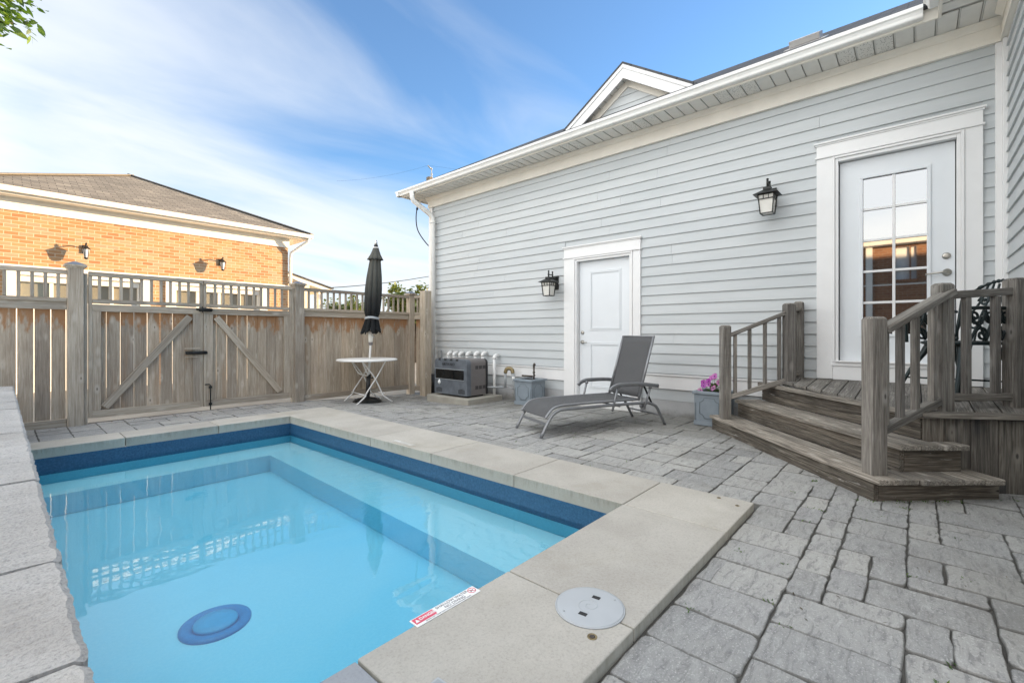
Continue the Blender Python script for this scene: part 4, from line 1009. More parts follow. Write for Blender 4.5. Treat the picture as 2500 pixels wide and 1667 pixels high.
# ================================================================= GARDEN FURNITURE
# sun lounger, local x along its length from the foot, y across
aL = math.atan2(-.392, .92)
t = thing('sun_lounger', 'grey aluminium sun lounger with charcoal mesh sling and raised back', 'sun lounger', (3.717, 2.90, 0), aL)
WL = .575
def prof(y, kind):
    if kind == 'base': return [(0, y, .0), (.10, y, .175), (.15, y, .235), (.21, y, .268), (.30, y, .280), (.83, y, .283), (1.36, y, .278), (1.46, y, .268), (1.53, y, .24), (1.575, y, .195), (1.69, y, 0)]
    return [(.065, y, .200), (.10, y, .245), (.15, y, .290), (.22, y, .313), (.34, y, .322), (.83, y, .325), (1.31, y, .325)]
def smooth(p, n=4):
    p = [Vector(q) for q in p]; o = []
    for i in range(len(p) - 1):
        p0, p1, p2, p3 = p[max(i - 1, 0)], p[i], p[i + 1], p[min(i + 2, len(p) - 1)]
        for k in range(n):
            u = k / n; o.append(.5 * ((2 * p1) + (p2 - p0) * u + (2 * p0 - 5 * p1 + 4 * p2 - p3) * u * u + (3 * p1 - p0 - 3 * p2 + p3) * u ** 3))
    o.append(p[-1]); return o
for y in (0, WL):
    c = MB(); c.tube(smooth(prof(y, 'base'), 3), .017, 10, sec=(1, 1)); c.build('leg_frame', 'alu', t)
    c = MB(); yy = y + (.012 if y == 0 else -.012); c.tube(smooth(prof(yy, 'seat'), 4), .0145, 8); c.build('seat_rail', 'alu', t)
    c = MB(); c.tube([(1.30, yy, .318), (1.53, yy, 1.052)], .0155, 10); c.build('back_rail', 'alu', t)
    ya = y + (-.03 if y == 0 else .03)
    c = MB(); c.tube(smooth([(.865, ya, .450), (.90, ya, .480), (.96, ya, .500), (1.05, ya, .508), (1.30, ya, .503), (1.56, ya, .470)], 4), [.024] * 21, 10, sec=(.5, 1.0)); c.build('armrest', 'alu', t)
    c = MB(); c.tube([(.985, ya * .5 + y * .5, .495), (.905, ya * .5 + y * .5, .215)], .0125, 8); c.lathe([(.019, -.012), (.021, 0), (.019, .012)], (.98, ya * .5 + y * .5, .478), 12); c.build('arm_support', 'alu', t)
    c = MB(); c.tube([(1.46, ya * .5 + y * .5, .475), (1.36, ya * .5 + y * .5, .205)], .0125, 8); c.lathe([(.019, -.012), (.021, 0), (.019, .012)], (1.452, ya * .5 + y * .5, .455), 12)
    c.lathe([(.03, -.006), (.03, .006)], (1.335, y, .25), 14, axis=(0, 1, 0)); c.build('arm_support', 'alu', t)
    c = MB(); c.beam((1.39, y + (.02 if y == 0 else -.02), .47), (1.52, y + (.02 if y == 0 else -.02), .235), .012, .022, (0, 1, 0)); c.build('back_brace', 'black', t)
def sling(name, P, y0, y1, sag, n=10):
    c = MB(); vs = []; gc = []; m = len(P); L_ = 0
    for i, p in enumerate(P):
        if i: L_ += math.dist(P[i - 1], p)
        for k in range(n + 1):
            f = k / n; vs.append((p[0], y0 + (y1 - y0) * f, p[2] - sag * 4 * f * (1 - f))); gc.append((L_, f * (y1 - y0), 0))
    c.add(vs, [(i * (n + 1) + k, i * (n + 1) + k + 1, (i + 1) * (n + 1) + k + 1, (i + 1) * (n + 1) + k) for i in range(m - 1) for k in range(n)], gc, smooth=True)
    o = c.build(name, 'sling', t); q = o.modifiers.new('t', 'SOLIDIFY'); q.thickness = .003
sling('seat_sling', smooth([(p[0], p[1], p[2] + .006) for p in prof(0, 'seat')], 4), .014, WL - .014, .006)
sling('back_sling', [(1.315 + .212 * k / 10, 0, .345 + .70 * k / 10) for k in range(11)], .014, WL - .014, 0)
c = MB(); c.beam((.075, 0.012, .135), (.075, WL - .012, .135), .012, .032); c.build('foot_bar', 'alu', t, bevel=.003)
c = MB(); c.tube([(1.30, 0, .318), (1.30, WL, .318)], .011, 8); c.tube([(1.53, .0, 1.050), (1.53, WL, 1.050)], .010, 8); c.tube([(1.02, 0, .262), (1.02, WL, .262)], .010, 8); c.tube([(1.62, 0.0, .12), (1.62, WL, .12)], .010, 8); c.build('crossbar', 'alu', t)

# bistro table
tx_, ty_ = 4.10, 6.88; tg = gz(tx_, ty_) + .003
t = thing('garden_table', 'round white folding metal table around the parasol pole', 'table', (tx_, ty_, tg), R(-8))
c = MB(); zt = .715
prf = [(.028, zt - .006), (.475, zt - .006), (.484, zt - .022), (.489, zt - .022), (.489, zt), (.476, zt + .007), (.028, zt + .007)]
c.lathe(prf, (0, 0, 0), 48); c.build('table_top', 'tablewhite', t, fixn=True)
for sy, nm in ((-.27, 'leg'), (.27, 'leg')):
    c = MB(); c.tube(smooth([(-.30, sy, 0), (-.15, sy, .125), (-.12, sy, .19), (.06, sy, .45), (.21, sy, zt - .01)], 4), .0115, 8); c.build('leg', 'tablewhite', t)
    s2 = sy * .86
    c = MB(); c.tube(smooth([(.34, s2, 0), (.18, s2, .11), (.15, s2, .17), (.02, s2, .43), (-.19, s2, zt - .01)], 4), .0115, 8); c.build('leg', 'tablewhite', t)
c = MB(); c.tube([(-.165, -.27, .155), (-.165, .27, .155)], .008, 8); c.tube([(.19, -.235, .155), (.19, .235, .155)], .008, 8); c.build('stretcher', 'tablewhite', t)
c = MB(); c.tube(smooth([(-.19, -.235, zt - .01), (-.10, -.21, .52), (-.06, -.17, .46), (-.05, 0, .45), (-.06, .17, .46), (-.10, .21, .52), (-.19, .235, zt - .01)], 5), .0095, 8); c.build('support_hoop', 'tablewhite', t)
# parasol, closed
t = thing('parasol', 'closed faded black parasol tied with a grey band, standing through the white table', 'parasol', (tx_, ty_, tg))
til = Vector((.045, -.03, 1)).normalized()
def up_(z): return til * z
c = MB(); c.tube([up_(.05), up_(2.70)], .019, 12); c.build('pole', 'tablewhite', t)
c = MB(); c.lathe([(.235, 0), (.235, .018), (.20, .035), (.11, .055), (.055, .075), (.038, .10)], (0, 0, 0), 24, smooth=False); 
for k in range(6):
    a = k * math.pi / 3; c.beam((.05 * math.cos(a), .05 * math.sin(a), .075), (.22 * math.cos(a), .22 * math.sin(a), .03), .03, .02)
bs = c.build('base', 'black', t)
c = MB(); c.tube([up_(.08), up_(.46)], .036, 14); c.tube([(.03, -.02, .40), (.075, -.035, .40)], .008, 8); c.lathe([(.016, -.01), (.018, 0), (.016, .01)], (.075, -.035, .40), 10); c.build('sleeve', 'blackpl', bs)
def canopy(z, f):
    # radius with folds: z 1.17 .. 2.62
    tab = [(1.17, .165), (1.22, .150), (1.30, .128), (1.385, .108), (1.40, .102), (1.43, .106), (1.52, .130), (1.70, .140), (1.90, .137), (2.10, .122), (2.28, .100), (2.40, .085), (2.46, .075)]
    for (a, ra_), (b, rb_) in zip(tab, tab[1:]):
        if a <= z <= b: return ra_ + (rb_ - ra_) * (z - a) / (b - a)
    return tab[-1][1]
c = MB(); zs = [1.17, 1.19, 1.22, 1.26, 1.30, 1.345, 1.385, 1.40, 1.43, 1.47, 1.52, 1.60, 1.70, 1.80, 1.90, 2.0, 2.10, 2.2, 2.28, 2.34, 2.40, 2.46]; n = 96; vs = []; fr_ = random.Random(9); ph = [fr_.uniform(-.3, .3) for _ in range(8)]
for i, z in enumerate(zs):
    for k in range(n):
        a = 2 * math.pi * k / n; fold = abs(math.sin(4 * a + .4 * math.sin(3 * z) + ph[int(8 * k / n)])) ** .7
        amp = .34 if z < 1.38 else (.12 if z < 1.45 else .22)
        r_ = canopy(z, 0) * (1 - amp + amp * fold * 1.15); zz_ = z + (.035 * math.sin(8 * a + 1) + .012 * math.sin(19 * a) if z < 1.2 else 0)
        p = up_(zz_); vs.append((p.x + r_ * math.cos(a), p.y + r_ * math.sin(a), p.z))
c.add(vs, [(i * n + k, i * n + (k + 1) % n, (i + 1) * n + (k + 1) % n, (i + 1) * n + k) for i in range(len(zs) - 1) for k in range(n)], smooth=True)
cn = c.build('canopy', 'parasol', t); q = cn.modifiers.new('t', 'SOLIDIFY'); q.thickness = .004
c = MB(); n = 64; zs2 = [(2.385, .118, .30), (2.42, .105, .2), (2.47, .082, .12), (2.53, .062, .06), (2.585, .046, .0), (2.60, .036, 0)]; vs = []
for (z, r0, am) in zs2:
    for k in range(n):
        a = 2 * math.pi * k / n; r_ = r0 * (1 - am * .5 + am * abs(math.sin(4 * a + .5))); p = up_(z); vs.append((p.x + r_ * math.cos(a), p.y + r_ * math.sin(a), p.z))
c.add(vs, [(i * n + k, i * n + (k + 1) % n, (i + 1) * n + (k + 1) % n, (i + 1) * n + k) for i in range(len(zs2) - 1) for k in range(n)], smooth=True)
vt = c.build('vent_flap', 'parasol', cn); q = vt.modifiers.new('t', 'SOLIDIFY'); q.thickness = .004
c = MB(); c.lathe([(.047, 2.575), (.050, 2.585), (.047, 2.595)], (til.x * 2.6 * .99, til.y * 2.6 * .99, 0), 24); c.build('piping', 'tablewhite', cn)
c = MB(); p = up_(2.60); c.lathe([(.036, 0), (.034, .03), (.026, .045)], p, 20); c.build('crown', 'blackpl', t)
c = MB(); c.lathe([(.022, .045), (.026, .06), (.024, .075), (.016, .085), (.020, .10), (.014, .118), (.004, .122)], p, 16); c.build('finial', 'chrome', t)
p = up_(1.405); c = MB(); c.tube([(p.x + .112 * math.cos(a), p.y + .112 * math.sin(a), p.z + .01 * math.sin(2 * a)) for a in [2 * math.pi * k / 30 for k in range(30)]], .017, 8, closed=True, sec=(.5, 1.2)); c.build('tie_band', 'greypl', t)
p = up_(1.0); c = MB(); c.lathe([(.028, 0), (.036, .02), (.040, .10), (.036, .17), (.028, .19)], p, 18); hs = c.build('crank_housing', 'cream', t)
c = MB(); c.lathe([(.034, -.05), (.036, -.002), (.03, .0)], p, 16); c.build('crank_collar', 'heat_side', hs)
c = MB(); c.tube([(p.x - .01, p.y - .038, p.z + .12), (p.x, p.y - .06, p.z + .11), (p.x + .03, p.y - .06, p.z + .075)], .006, 6); c.build('crank', 'greypl', hs)

# ================================================================= POOL HEATER GROUP
HG = -.07
c = MB(); c.b2((4.97, 5.34, HG - .03), (5.78, 6.40, HG + .095)); tag(c.build('concrete_pad', 'pad', None, bevel=.008), 'thin square concrete slab under the pool heater', 'slab')
t = thing('pool_heater', 'grey and taupe pool heater with dark display panel by the house corner', 'heater', (5.34, 5.90, HG + .095), wspace=True)
hx0, hx1, hy0, hy1 = 5.12, 5.56, 5.49, 6.30; hz0, hz1 = HG + .125, .655
c = MB()
for k in range(1): c.b2((hx0 + .06, hy0 + .06, HG + .096), (hx1 - .05, hy1 - .06, hz0 + .01))
c.build('plinth', 'blackpl', t)
def roundtop(x0, x1, mat, name, y0, y1, r=.075, n=6):
    c = MB(); prof_ = [(y0, hz0), (y1, hz0)] + [(y1 - r + r * math.cos(a), hz1 - r + r * math.sin(a)) for a in [R(90) * k / n for k in range(n + 1)]] + [(y0 + r - r * math.sin(a), hz1 - r + r * math.cos(a)) for a in [R(90) * k / n for k in range(n + 1)]]
    c.prism([(x0, y, z) for y, z in prof_], (x1 - x0, 0, 0)); return c.build(name, mat, t, bevel=.006, fixn=True)
fr = roundtop(hx0 - .05, hx0 + .045, 'heat_front', 'front_panel', hy0 - .012, hy1 + .012, .07)
roundtop(hx0 + .046, hx1 - .04, 'heat_side', 'casing', hy0, hy1, .07); roundtop(hx1 - .039, hx1, 'blackpl', 'rear_panel', hy0 - .012, hy1 + .012)
ym = (hy0 + hy1) / 2
c = MB(); c.b2((hx0 - .056, hy0 + .065, .315), (hx0 - .0505, hy1 - .03, .475)); c.build('display_panel', 'panel_dark', fr, bevel=.002)
c = MB()
for (a, b) in (((hy0 + .055, .305), (hy1 - .02, .313)), ((hy0 + .055, .477), (hy1 - .02, .485))): c.b2((hx0 - .060, a[0], a[1]), (hx0 - .0505, b[0], b[1]))
c.build('display_bezel', 'pipe', fr)
c = MB(); c.b2((hx0 - .055, ym - .12, .53), (hx0 - .0505, ym + .20, .60)); c.build('name_plate', 'heat_front', fr)
txt('HAYWARD', .066, 'name_lettering', 'panel_dark', fr, (hx0 - .0555, ym + .04, .565), (R(90), 0, R(-90)), align='CENTER', sx=.95, extrude=.002)
for yc in (hy0 + .12, hy1 - .12):
    c = MB()
    for k in range(6): c.b2((hx0 - .053, yc - .075 + k * .027, .085), (hx0 - .0505, yc - .075 + k * .027 + .014, .17 - abs(k - 2.5) * .008))
    c.build('vent_grille', 'shadowgap', fr)
for k in range(4):
    c = MB(); c.b2((hx0 - .052, hy0 + .20 + k * .15, hz1 - .030), (hx0 - .012, hy0 + .26 + k * .15, hz1 + .001)); c.build('top_slot', 'shadowgap', fr)
c = MB(); c.lathe([(.012, 0), (.026, .02), (.028, .04), (.02, .06), (.006, .085)], (hx0 - .055, hy1 - .13, .215), 12); c.build('hang_tag', 'pvc', t)
for z in (.155, .49):
    for k in range(3):
        c = MB(); x = hx0 + .15 + k * .085; c.b2((x, hy0 - .003, z), (x + .066, hy0 - .0005, z + .058)); c.build('louvre', 'louvre', t)
# PVC elbows along the wall
ordn = ['first', 'second', 'third', 'fourth', 'fifth', 'sixth']
ey_ = [6.75, 6.585, 6.42, 6.215, 6.0, 5.81]
def elbow(label, y, z, zb, x=5.755):
    t = thing('pvc_pipe', label, 'pipe', (x, y, zb), 0, 'white pool pipes rising behind the heater')
    H = z - zb; c = MB(); c.tube([(0, 0, 0), (0, 0, H - .05)], .026, 12); c.build('riser_pipe', 'pvc', t)
    c = MB(); c.tube([(0, 0, H - .055)] + [(.055 - .055 * math.cos(a), 0, H - .055 + .055 * math.sin(a)) for a in [R(15) * k for k in range(1, 7)]] + [(.10, 0, H)], .034, 14); c.build('elbow', 'pvc', t)
for k, y in enumerate(ey_): elbow('white elbow pipe peeking over the heater, %s from the fence' % ordn[k], y, .715 + .004 * k, -.1)
elbow('white elbow pipe standing free to the right of the heater', 5.52, .70, -.08, 5.755)
t = thing('gas_pipe', 'grey gas pipe with brass elbow rising from the ground right of the heater', 'pipe', (5.72, 5.0, -.06), wspace=True)
c = MB(); c.tube([(5.74, 4.97, -.08), (5.73, 5.04, .30), (5.725, 5.055, .42)], .026, 10); c.build('riser', 'pipe', t)
c = MB(); c.tube(smooth([(5.725, 5.055, .42), (5.72, 5.07, .475), (5.71, 5.12, .50), (5.70, 5.18, .48), (5.695, 5.20, .42)], 4), .032, 10); c.build('elbow', 'brass', t)
c = MB(); c.tube([(5.695, 5.20, .43), (5.69, 5.20, .17)], .022, 10); c.tube([(5.69, 5.20, .18), (5.60, 5.42, .17), (5.55, 5.50, .17)], .016, 8); c.lathe([(.03, -.02), (.034, 0), (.03, .02)], (5.66, 5.27, .175), 12); c.tube([(5.69, 5.17, .205), (5.70, 5.02, .16)], .006, 6); c.build('drop_leg', 'pipe', t)
c = MB(); c.tube([(5.73, 5.04, .30), (5.729, 5.047, .36)], .029, 10); c.build('tape', 'pvc', t)
t = thing('junction_box', 'small grey electrical box on the wall above the heater', 'electrical box', (5.86, 7.12, .68)); c = MB(); c.box((0, 0, 0), (.04, .09, .14)); c.build('box', 'pipe', t, bevel=.006); c = MB(); c.tube([(0, 0, -.07), (0, 0, -.30)], .012, 8); c.build('conduit', 'pipe', t)

# planters
def planter():
    t = thing('planter', 'square grey moulded planter holding a garden tap, left of the small white door', 'planter', (5.60, 4.585, -.03), 0, 'grey square planters against the wall')
    w, h = .335, .40; k = w / 2
    c = MB(); c.box((0, 0, .025), (w + .02, w + .02, .05)); c.hexa([(-k, -k, .05), (k, -k, .05), (k, k, .05), (-k, k, .05), (-k - .006, -k - .006, h - .035), (k + .006, -k - .006, h - .035), (k + .006, k + .006, h - .035), (-k - .006, k + .006, h - .035)]); c.build('body', 'planter', t, bevel=.004)
    c = MB(); r0, r1 = k + .026, k - .03
    for (a, b) in (((-r0, -r0), (r0, -r1)), ((-r0, r1), (r0, r0)), ((-r0, -r1), (-r1, r1)), ((r1, -r1), (r0, r1))): c.b2((a[0], a[1], h - .0345), (b[0], b[1], h))
    c.build('rim', 'planter', t, bevel=.006)
    c = MB(); c.b2((-r1 + .001, -r1 + .001, h - .034), (r1 - .001, r1 - .001, h - .022)); c.build('soil', 'soil', t)
    # panel relief with scooped corners on the two faces one can see
    b, z0, z1, q = .108, .085, .325, .05
    pts = []
    for (cx, cz, a0) in ((b, z1, 270), (-b, z1, 0), (-b, z0, 90), (b, z0, 180)):
        for j in range(6):
            a = R(a0 - 18 * j); pts.append((cx + q * math.cos(a) * 1., cz + q * math.sin(a) * 1.))
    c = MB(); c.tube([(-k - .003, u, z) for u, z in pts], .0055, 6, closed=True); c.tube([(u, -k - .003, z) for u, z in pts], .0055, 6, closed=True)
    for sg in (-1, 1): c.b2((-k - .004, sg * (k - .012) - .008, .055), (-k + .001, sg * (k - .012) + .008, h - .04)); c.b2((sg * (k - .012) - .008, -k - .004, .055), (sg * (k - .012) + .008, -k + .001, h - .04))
    c.build('panel_relief', 'planter_shade', t)
    return t
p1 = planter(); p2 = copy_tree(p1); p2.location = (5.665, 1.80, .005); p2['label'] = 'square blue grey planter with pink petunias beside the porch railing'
t = thing('garden_tap', 'rusty standpipe tap rising from the empty planter', 'tap', (5.72, 4.60, .30), wspace=True)
c = MB(); c.tube([(5.72, 4.60, .30), (5.72, 4.60, .55)], .014, 8); c.build('pipe', 'rust', t)
c = MB(); c.tube(smooth([(5.72, 4.60, .53), (5.72, 4.60, .575), (5.70, 4.575, .598), (5.68, 4.55, .585)], 4), .017, 8); c.lathe([(.02, -.01), (.022, 0), (.02, .01)], (5.72, 4.60, .46), 10); c.build('spout', 'rust', t)
c = MB(); c.tube([(5.72, 4.60, .415), (5.68, 4.55, .42)], .012, 8); c.tube([(5.66, 4.80, .40), (5.71, 4.62, .395)], .016, 8); c.build('valve', 'rust', t)
# petunias
t = thing('petunia_plant', 'pink and purple petunias growing in the planter beside the porch', 'flowers', (5.665, 1.80, .385))
fr_ = random.Random(4); lf = MB()
for k in range(150):
    a, r_ = fr_.uniform(0, 6.28), fr_.uniform(0, .125) ; b = Vector((r_ * math.cos(a), r_ * math.sin(a) , fr_.uniform(0, .085))); d = Vector((math.cos(a + fr_.uniform(-.9, .9)), math.sin(a + fr_.uniform(-.9, .9)), fr_.uniform(-.1, .9))).normalized(); x, y, _ = frame(d); L_ = fr_.uniform(.025, .05); w = L_ * .32
    lf.add([b, b + d * L_ * .5 + x * w, b + d * L_, b + d * L_ * .5 - x * w], [(0, 1, 2, 3)], rnd=fr_.random())
lf.build('foliage', 'herb', t)
fl = [(-.05, .05, .13, 0), (-.09, .09, .08, 0), (-.03, -.01, .185, .6), (-.08, -.03, .20, .55), (-.11, .03, .10, .4), (-.10, -.02, .06, .9), (-.02, -.06, .12, .7), (-.12, .12, .02, 1), (0, .03, .17, .5), (-.06, .10, .115, .1)]
for (x_, y_, z_, rn) in fl:
    c = MB(); n_ = Vector((-1, fr_.uniform(-.6, .5), fr_.uniform(.1, .9))).normalized(); X, Y, Z_ = frame(n_); vs = [Vector((x_, y_, z_)) - Z_ * .012]; R0 = fr_.uniform(.030, .040)
    for k in range(20):
        a = 2 * math.pi * k / 20; rr = R0 * (.86 + .14 * abs(math.cos(2.5 * a))); vs.append(Vector((x_, y_, z_)) + X * rr * math.cos(a) + Y * rr * math.sin(a) + Z_ * .004 * math.sin(5 * a))
    c.add(vs, [(0, 1 + k, 1 + (k + 1) % 20) for k in range(20)], rnd=rn, smooth=True); f_ = c.build('flower', 'petal', t)
    c = MB(); c.lathe([(.006, 0), (.008, .003), (.002, .004)], Vector((x_, y_, z_)) - Z_ * .006, 10, axis=Z_); c.build('throat', 'petal_dark', f_)
    c = MB(); c.tube([Vector((x_, y_, z_)) - Z_ * .012, (x_ * .5, y_ * .5, 0)], .002, 5); c.build('stem', 'herb', f_)

# cast metal armchair on the porch
cz = .585
t = thing('patio_armchair', 'dark green cast metal armchair with scrollwork standing on the porch', 'chair', (5.0, -.265, cz), math.atan2(.72, -.69)); t.scale = (.9, .9, .97)
hs = .235
c = MB(); c.lathe([(.0, .424), (.245, .424), (.262, .430), (.262, .446), (.245, .450), (.0, .450)], (0, 0, 0), 32); 
for k in range(8):
    a = k * math.pi / 8; c.beam((-.24 * math.cos(a), -.24 * math.sin(a), .452), (.24 * math.cos(a), .24 * math.sin(a), .452), .008, .006)
c.build('seat', 'chairiron', t)
def scroll(c, P0, U_, V_, sc, flip=1, r=.0095, turns=1.35):
    pts = []
    for k in range(26):
        th_ = k / 25 * turns * 2 * math.pi; rr = sc * (1 - .78 * k / 25); pts.append(Vector(P0) + Vector(U_) * (rr * math.cos(th_)) * flip + Vector(V_) * (rr * math.sin(th_)))
    c.tube(pts, r, 6); c.lathe([(r * .8, -r), (r * 1.7, 0), (r * .8, r)], pts[-1], 8, axis=Vector(U_).cross(Vector(V_)))
U_, V_ = (1, 0, 0), (0, 0, 1)
for sg in (-1, 1):
    yy = sg * .262
    c = MB(); c.tube(smooth([(.24, yy, .44), (.25, yy, .58), (.24, yy, .68), (.18, yy, .705), (-.10, yy, .705), (-.24, yy, .70)], 4), .0135, 8); c.tube([(-.20, yy * .9, .44), (-.29, yy, .80)], .012, 8); c.build('arm', 'chairiron', t)
    c = MB()
    for k, x in enumerate((-.13, .0, .13)):
        scroll(c, (x - .03, yy, .505), U_, V_, .058, 1); scroll(c, (x + .03, yy, .64), U_, (0, 0, -1), .055, -1)
        c.tube(smooth([(x - .065, yy, .46), (x - .02, yy, .56), (x + .03, yy, .60), (x + .07, yy, .69)], 4), .010, 6); c.tube(smooth([(x + .065, yy, .46), (x + .02, yy, .55), (x - .03, yy, .60), (x - .06, yy, .69)], 4), .010, 6)
    c.build('arm_scrollwork', 'chairiron', t)
bd = Vector((-.30, 0, .93)).normalized()
c = MB(); pb = Vector((-.205, 0, .45))
fb = [pb + Vector((0, -.235, 0)), pb + bd * .28 + Vector((0, -.262, 0)), pb + bd * .44 + Vector((0, -.20, 0)), pb + bd * .50 + Vector((0, -.08, 0)), pb + bd * .515, pb + bd * .50 + Vector((0, .08, 0)), pb + bd * .44 + Vector((0, .20, 0)), pb + bd * .28 + Vector((0, .262, 0)), pb + Vector((0, .235, 0))]
sp_ = smooth(fb, 8); c.tube(sp_, [.013 + .005 * math.sin(k * 1.7) for k in range(len(sp_))], 8)
c.build('back_frame', 'chairiron', t)
c = MB()
for y in (-.15, -.075, 0, .075, .15): c.tube(smooth([pb + Vector((0, y, 0)), pb + bd * .18 + Vector((0, y * 1.4 + .02, 0)), pb + bd * .34 + Vector((0, y * .8, 0)), pb + bd * .49 + Vector((0, y * .6, 0))], 4), .009, 6)
for y in (-.11, .11):
    scroll(c, pb + bd * .15 + Vector((0, y, 0)), (0, 1, 0), bd, .06); scroll(c, pb + bd * .35 + Vector((0, y * .8, 0)), (0, -1, 0), bd, .05)
c.build('back_scrollwork', 'chairiron', t)
for sx in (-1, 1):
    for sg in (-1, 1):
        c = MB(); c.tube(smooth([(sx * .13, sg * .15, .43), (sx * .17, sg * .18, .34), (sx * .245, sg * .225, .20), (sx * .295, sg * .25, .08), (sx * .305, sg * .26, 0)], 4), [.052, .050, .047, .043, .039, .035, .032, .029, .026, .024, .022, .021, .020, .019, .019, .019, .022], 8, sec=(1, .62)); c.build('leg', 'chairiron', t)
c = MB(); c.tube([(-.255, -.24, .135), (.255, .24, .135)], .008, 6); c.tube([(-.255, .24, .142), (.255, -.24, .142)], .008, 6); c.build('stretcher', 'chairiron', t)
t = thing('ornament', 'small round blue and white ornament on a thin dark stick behind the handrail', 'ornament', (4.66, .0, .58))
c = MB(); c.lathe([(.003, 0), (.014, .005), (.022, .017), (.024, .024), (.021, .035), (.011, .045), (.003, .048)], (0, 0, .475), 20); c.build('ball', 'blue_orn', t)
c = MB(); c.tube([(0, 0, 0), (0, 0, .48)], .0045, 6); c.build('stick', 'black', t)

# ================================================================= BEYOND THE FENCE
BY = 13.8
bh = thing('brick_house', 'sunlit orange brick house with hipped brown roof beyond the fence', 'house', (0, 17, -.15), wspace=True)
bx0, bx1 = -.25, 5.64
mb = MB(); mb.quad((bx0, BY, 2.50), (bx1, BY, 2.50), (bx1, BY, 3.62), (bx0, BY, 3.62)); mb.quad((bx1, BY, -.2), (bx1, BY + 7.4, -.2), (bx1, BY + 7.4, 3.62), (bx1, BY, 3.62))
# brick between the garage openings
opn = [(.06, 2.42), (2.72, 5.06)]
segs = [bx0] + [q for o_ in opn for q in o_] + [bx1]
for a, b in zip(segs[::2], segs[1::2]): mb.quad((a, BY, -.2), (b, BY, -.2), (b, BY, 2.42), (a, BY, 2.42))
mb.b2((bx0, BY + .30, -.2), (bx1 - .01, BY + 7.4, 3.6), mat=1)
mb.build('wall', ['brick', 'cream'], bh)
mb = MB(); mb.b2((bx0, BY - .03, 2.42), (bx1 + .01, BY + .1, 2.50)); mb.build('band_course', 'cream', bh)
mb = MB(); mb.b2((bx0, BY - .03, 3.60), (bx1 + .03, BY + .05, 3.86)); mb.b2((bx1, BY + .05, 3.60), (bx1 + .03, BY + 7.4, 3.86)); mb.build('frieze', 'cream', bh)
mb = MB(); mb.b2((bx0 - .4, BY - .30, 3.862), (bx1 + .42, BY + 7.8, 3.88)); mb.build('soffit', 'cream', bh)
mb = MB(); mb.b2((bx0 - .42, BY - .33, 3.86), (bx1 + .45, BY - .30, 4.0)); mb.b2((bx1 + .42, BY - .30, 3.86), (bx1 + .45, BY + 7.8, 4.0)); mb.b2((bx0 - .45, BY - .43, 3.90), (bx1 + .55, BY - .331, 4.01)); mb.b2((bx1 + .451, BY - .33, 3.90), (bx1 + .55, BY + 7.9, 4.01)); mb.build('gutter', 'cream', bh)
mb = MB(); e0, e1 = BY - .42, BY + 7.8; rxr = 2.60; rzz = 5.80; ryy = 17.5; re = bx1 + .52; le = bx0 - .47
mb.poly([(le, e0, 4.012), (re, e0, 4.012), (rxr, ryy, rzz)]); mb.poly([(re, e0, 4.012), (re, e1, 4.012), (rxr, ryy, rzz)]); mb.poly([(re, e1, 4.012), (le, e1, 4.012), (rxr, ryy, rzz)]); mb.poly([(le, e1, 4.012), (le, e0, 4.012), (rxr, ryy, rzz)])
rf = mb.build('roof', 'shingle', bh)
mb = MB(); mb.beam((rxr, ryy, rzz + .01), (re, e0, 4.03), .20, .03); mb.beam((rxr, ryy, rzz + .01), (le, e0, 4.03), .20, .03); mb.build('ridge_cap', 'shingle', rf)
mb = MB(); mb.tube([(bx1 + .46, BY - .38, 3.90), (bx1 + .42, BY - .34, 3.80), (bx1 + .06, BY - .06, 3.45), (bx1 + .05, BY - .05, 3.3), (bx1 + .05, BY - .05, 0)], .045, 8); mb.build('downspout', 'cream', bh)
for (a, b) in opn:
    mb = MB(); mb.b2((a, BY - .04, -.2), (a + .19, BY + .12, 2.30)); mb.b2((b - .19, BY - .04, -.2), (b, BY + .12, 2.30)); mb.b2((a, BY - .05, 2.30), (b, BY + .12, 2.418)); mb.b2((a + .20, BY + .02, 2.17), (b - .20, BY + .15, 2.299)); w = mb.build('window', 'cream', bh)
    mb = MB(); ia, ib = a + .20, b - .20; nw = 4; ww = (ib - ia) / nw
    for k in range(nw): mb.b2((ia + k * ww - .03, BY + .05, .3), (ia + k * ww + .03, BY + .16, 2.169))
    mb.b2((ib - .03, BY + .05, .3), (ib, BY + .16, 2.169)); mb.b2((ia, BY + .03, -.2), (ib, BY + .2, 1.76)); mb.build('window_frame', 'cream', w)
    mb = MB(); mb.quad((ia, BY + .13, .3), (ib, BY + .13, .3), (ib, BY + .13, 2.169), (ia, BY + .13, 2.169)); mb.build('pane', 'winglass', w)
mb = MB(); mb.b2((bx1 + .02, BY + 1.6, -.2), (7.0, BY + 7, 2.75)); mb.build('side_annex', 'cream_wall', bh)
mb = MB(); mb.hexa([(bx1 + .03, BY + 1.2, 2.76), (6.55, BY + 1.2, 2.76), (7.2, BY + 7.2, 2.76), (bx1 + .03, BY + 7.2, 2.76), (bx1 + .03, BY + 2.0, 3.3), (5.9, BY + 2.2, 3.3), (6.0, BY + 6, 3.3), (bx1 + .03, BY + 6, 3.3)]); mb.build('annex_roof', 'shingle', bh)
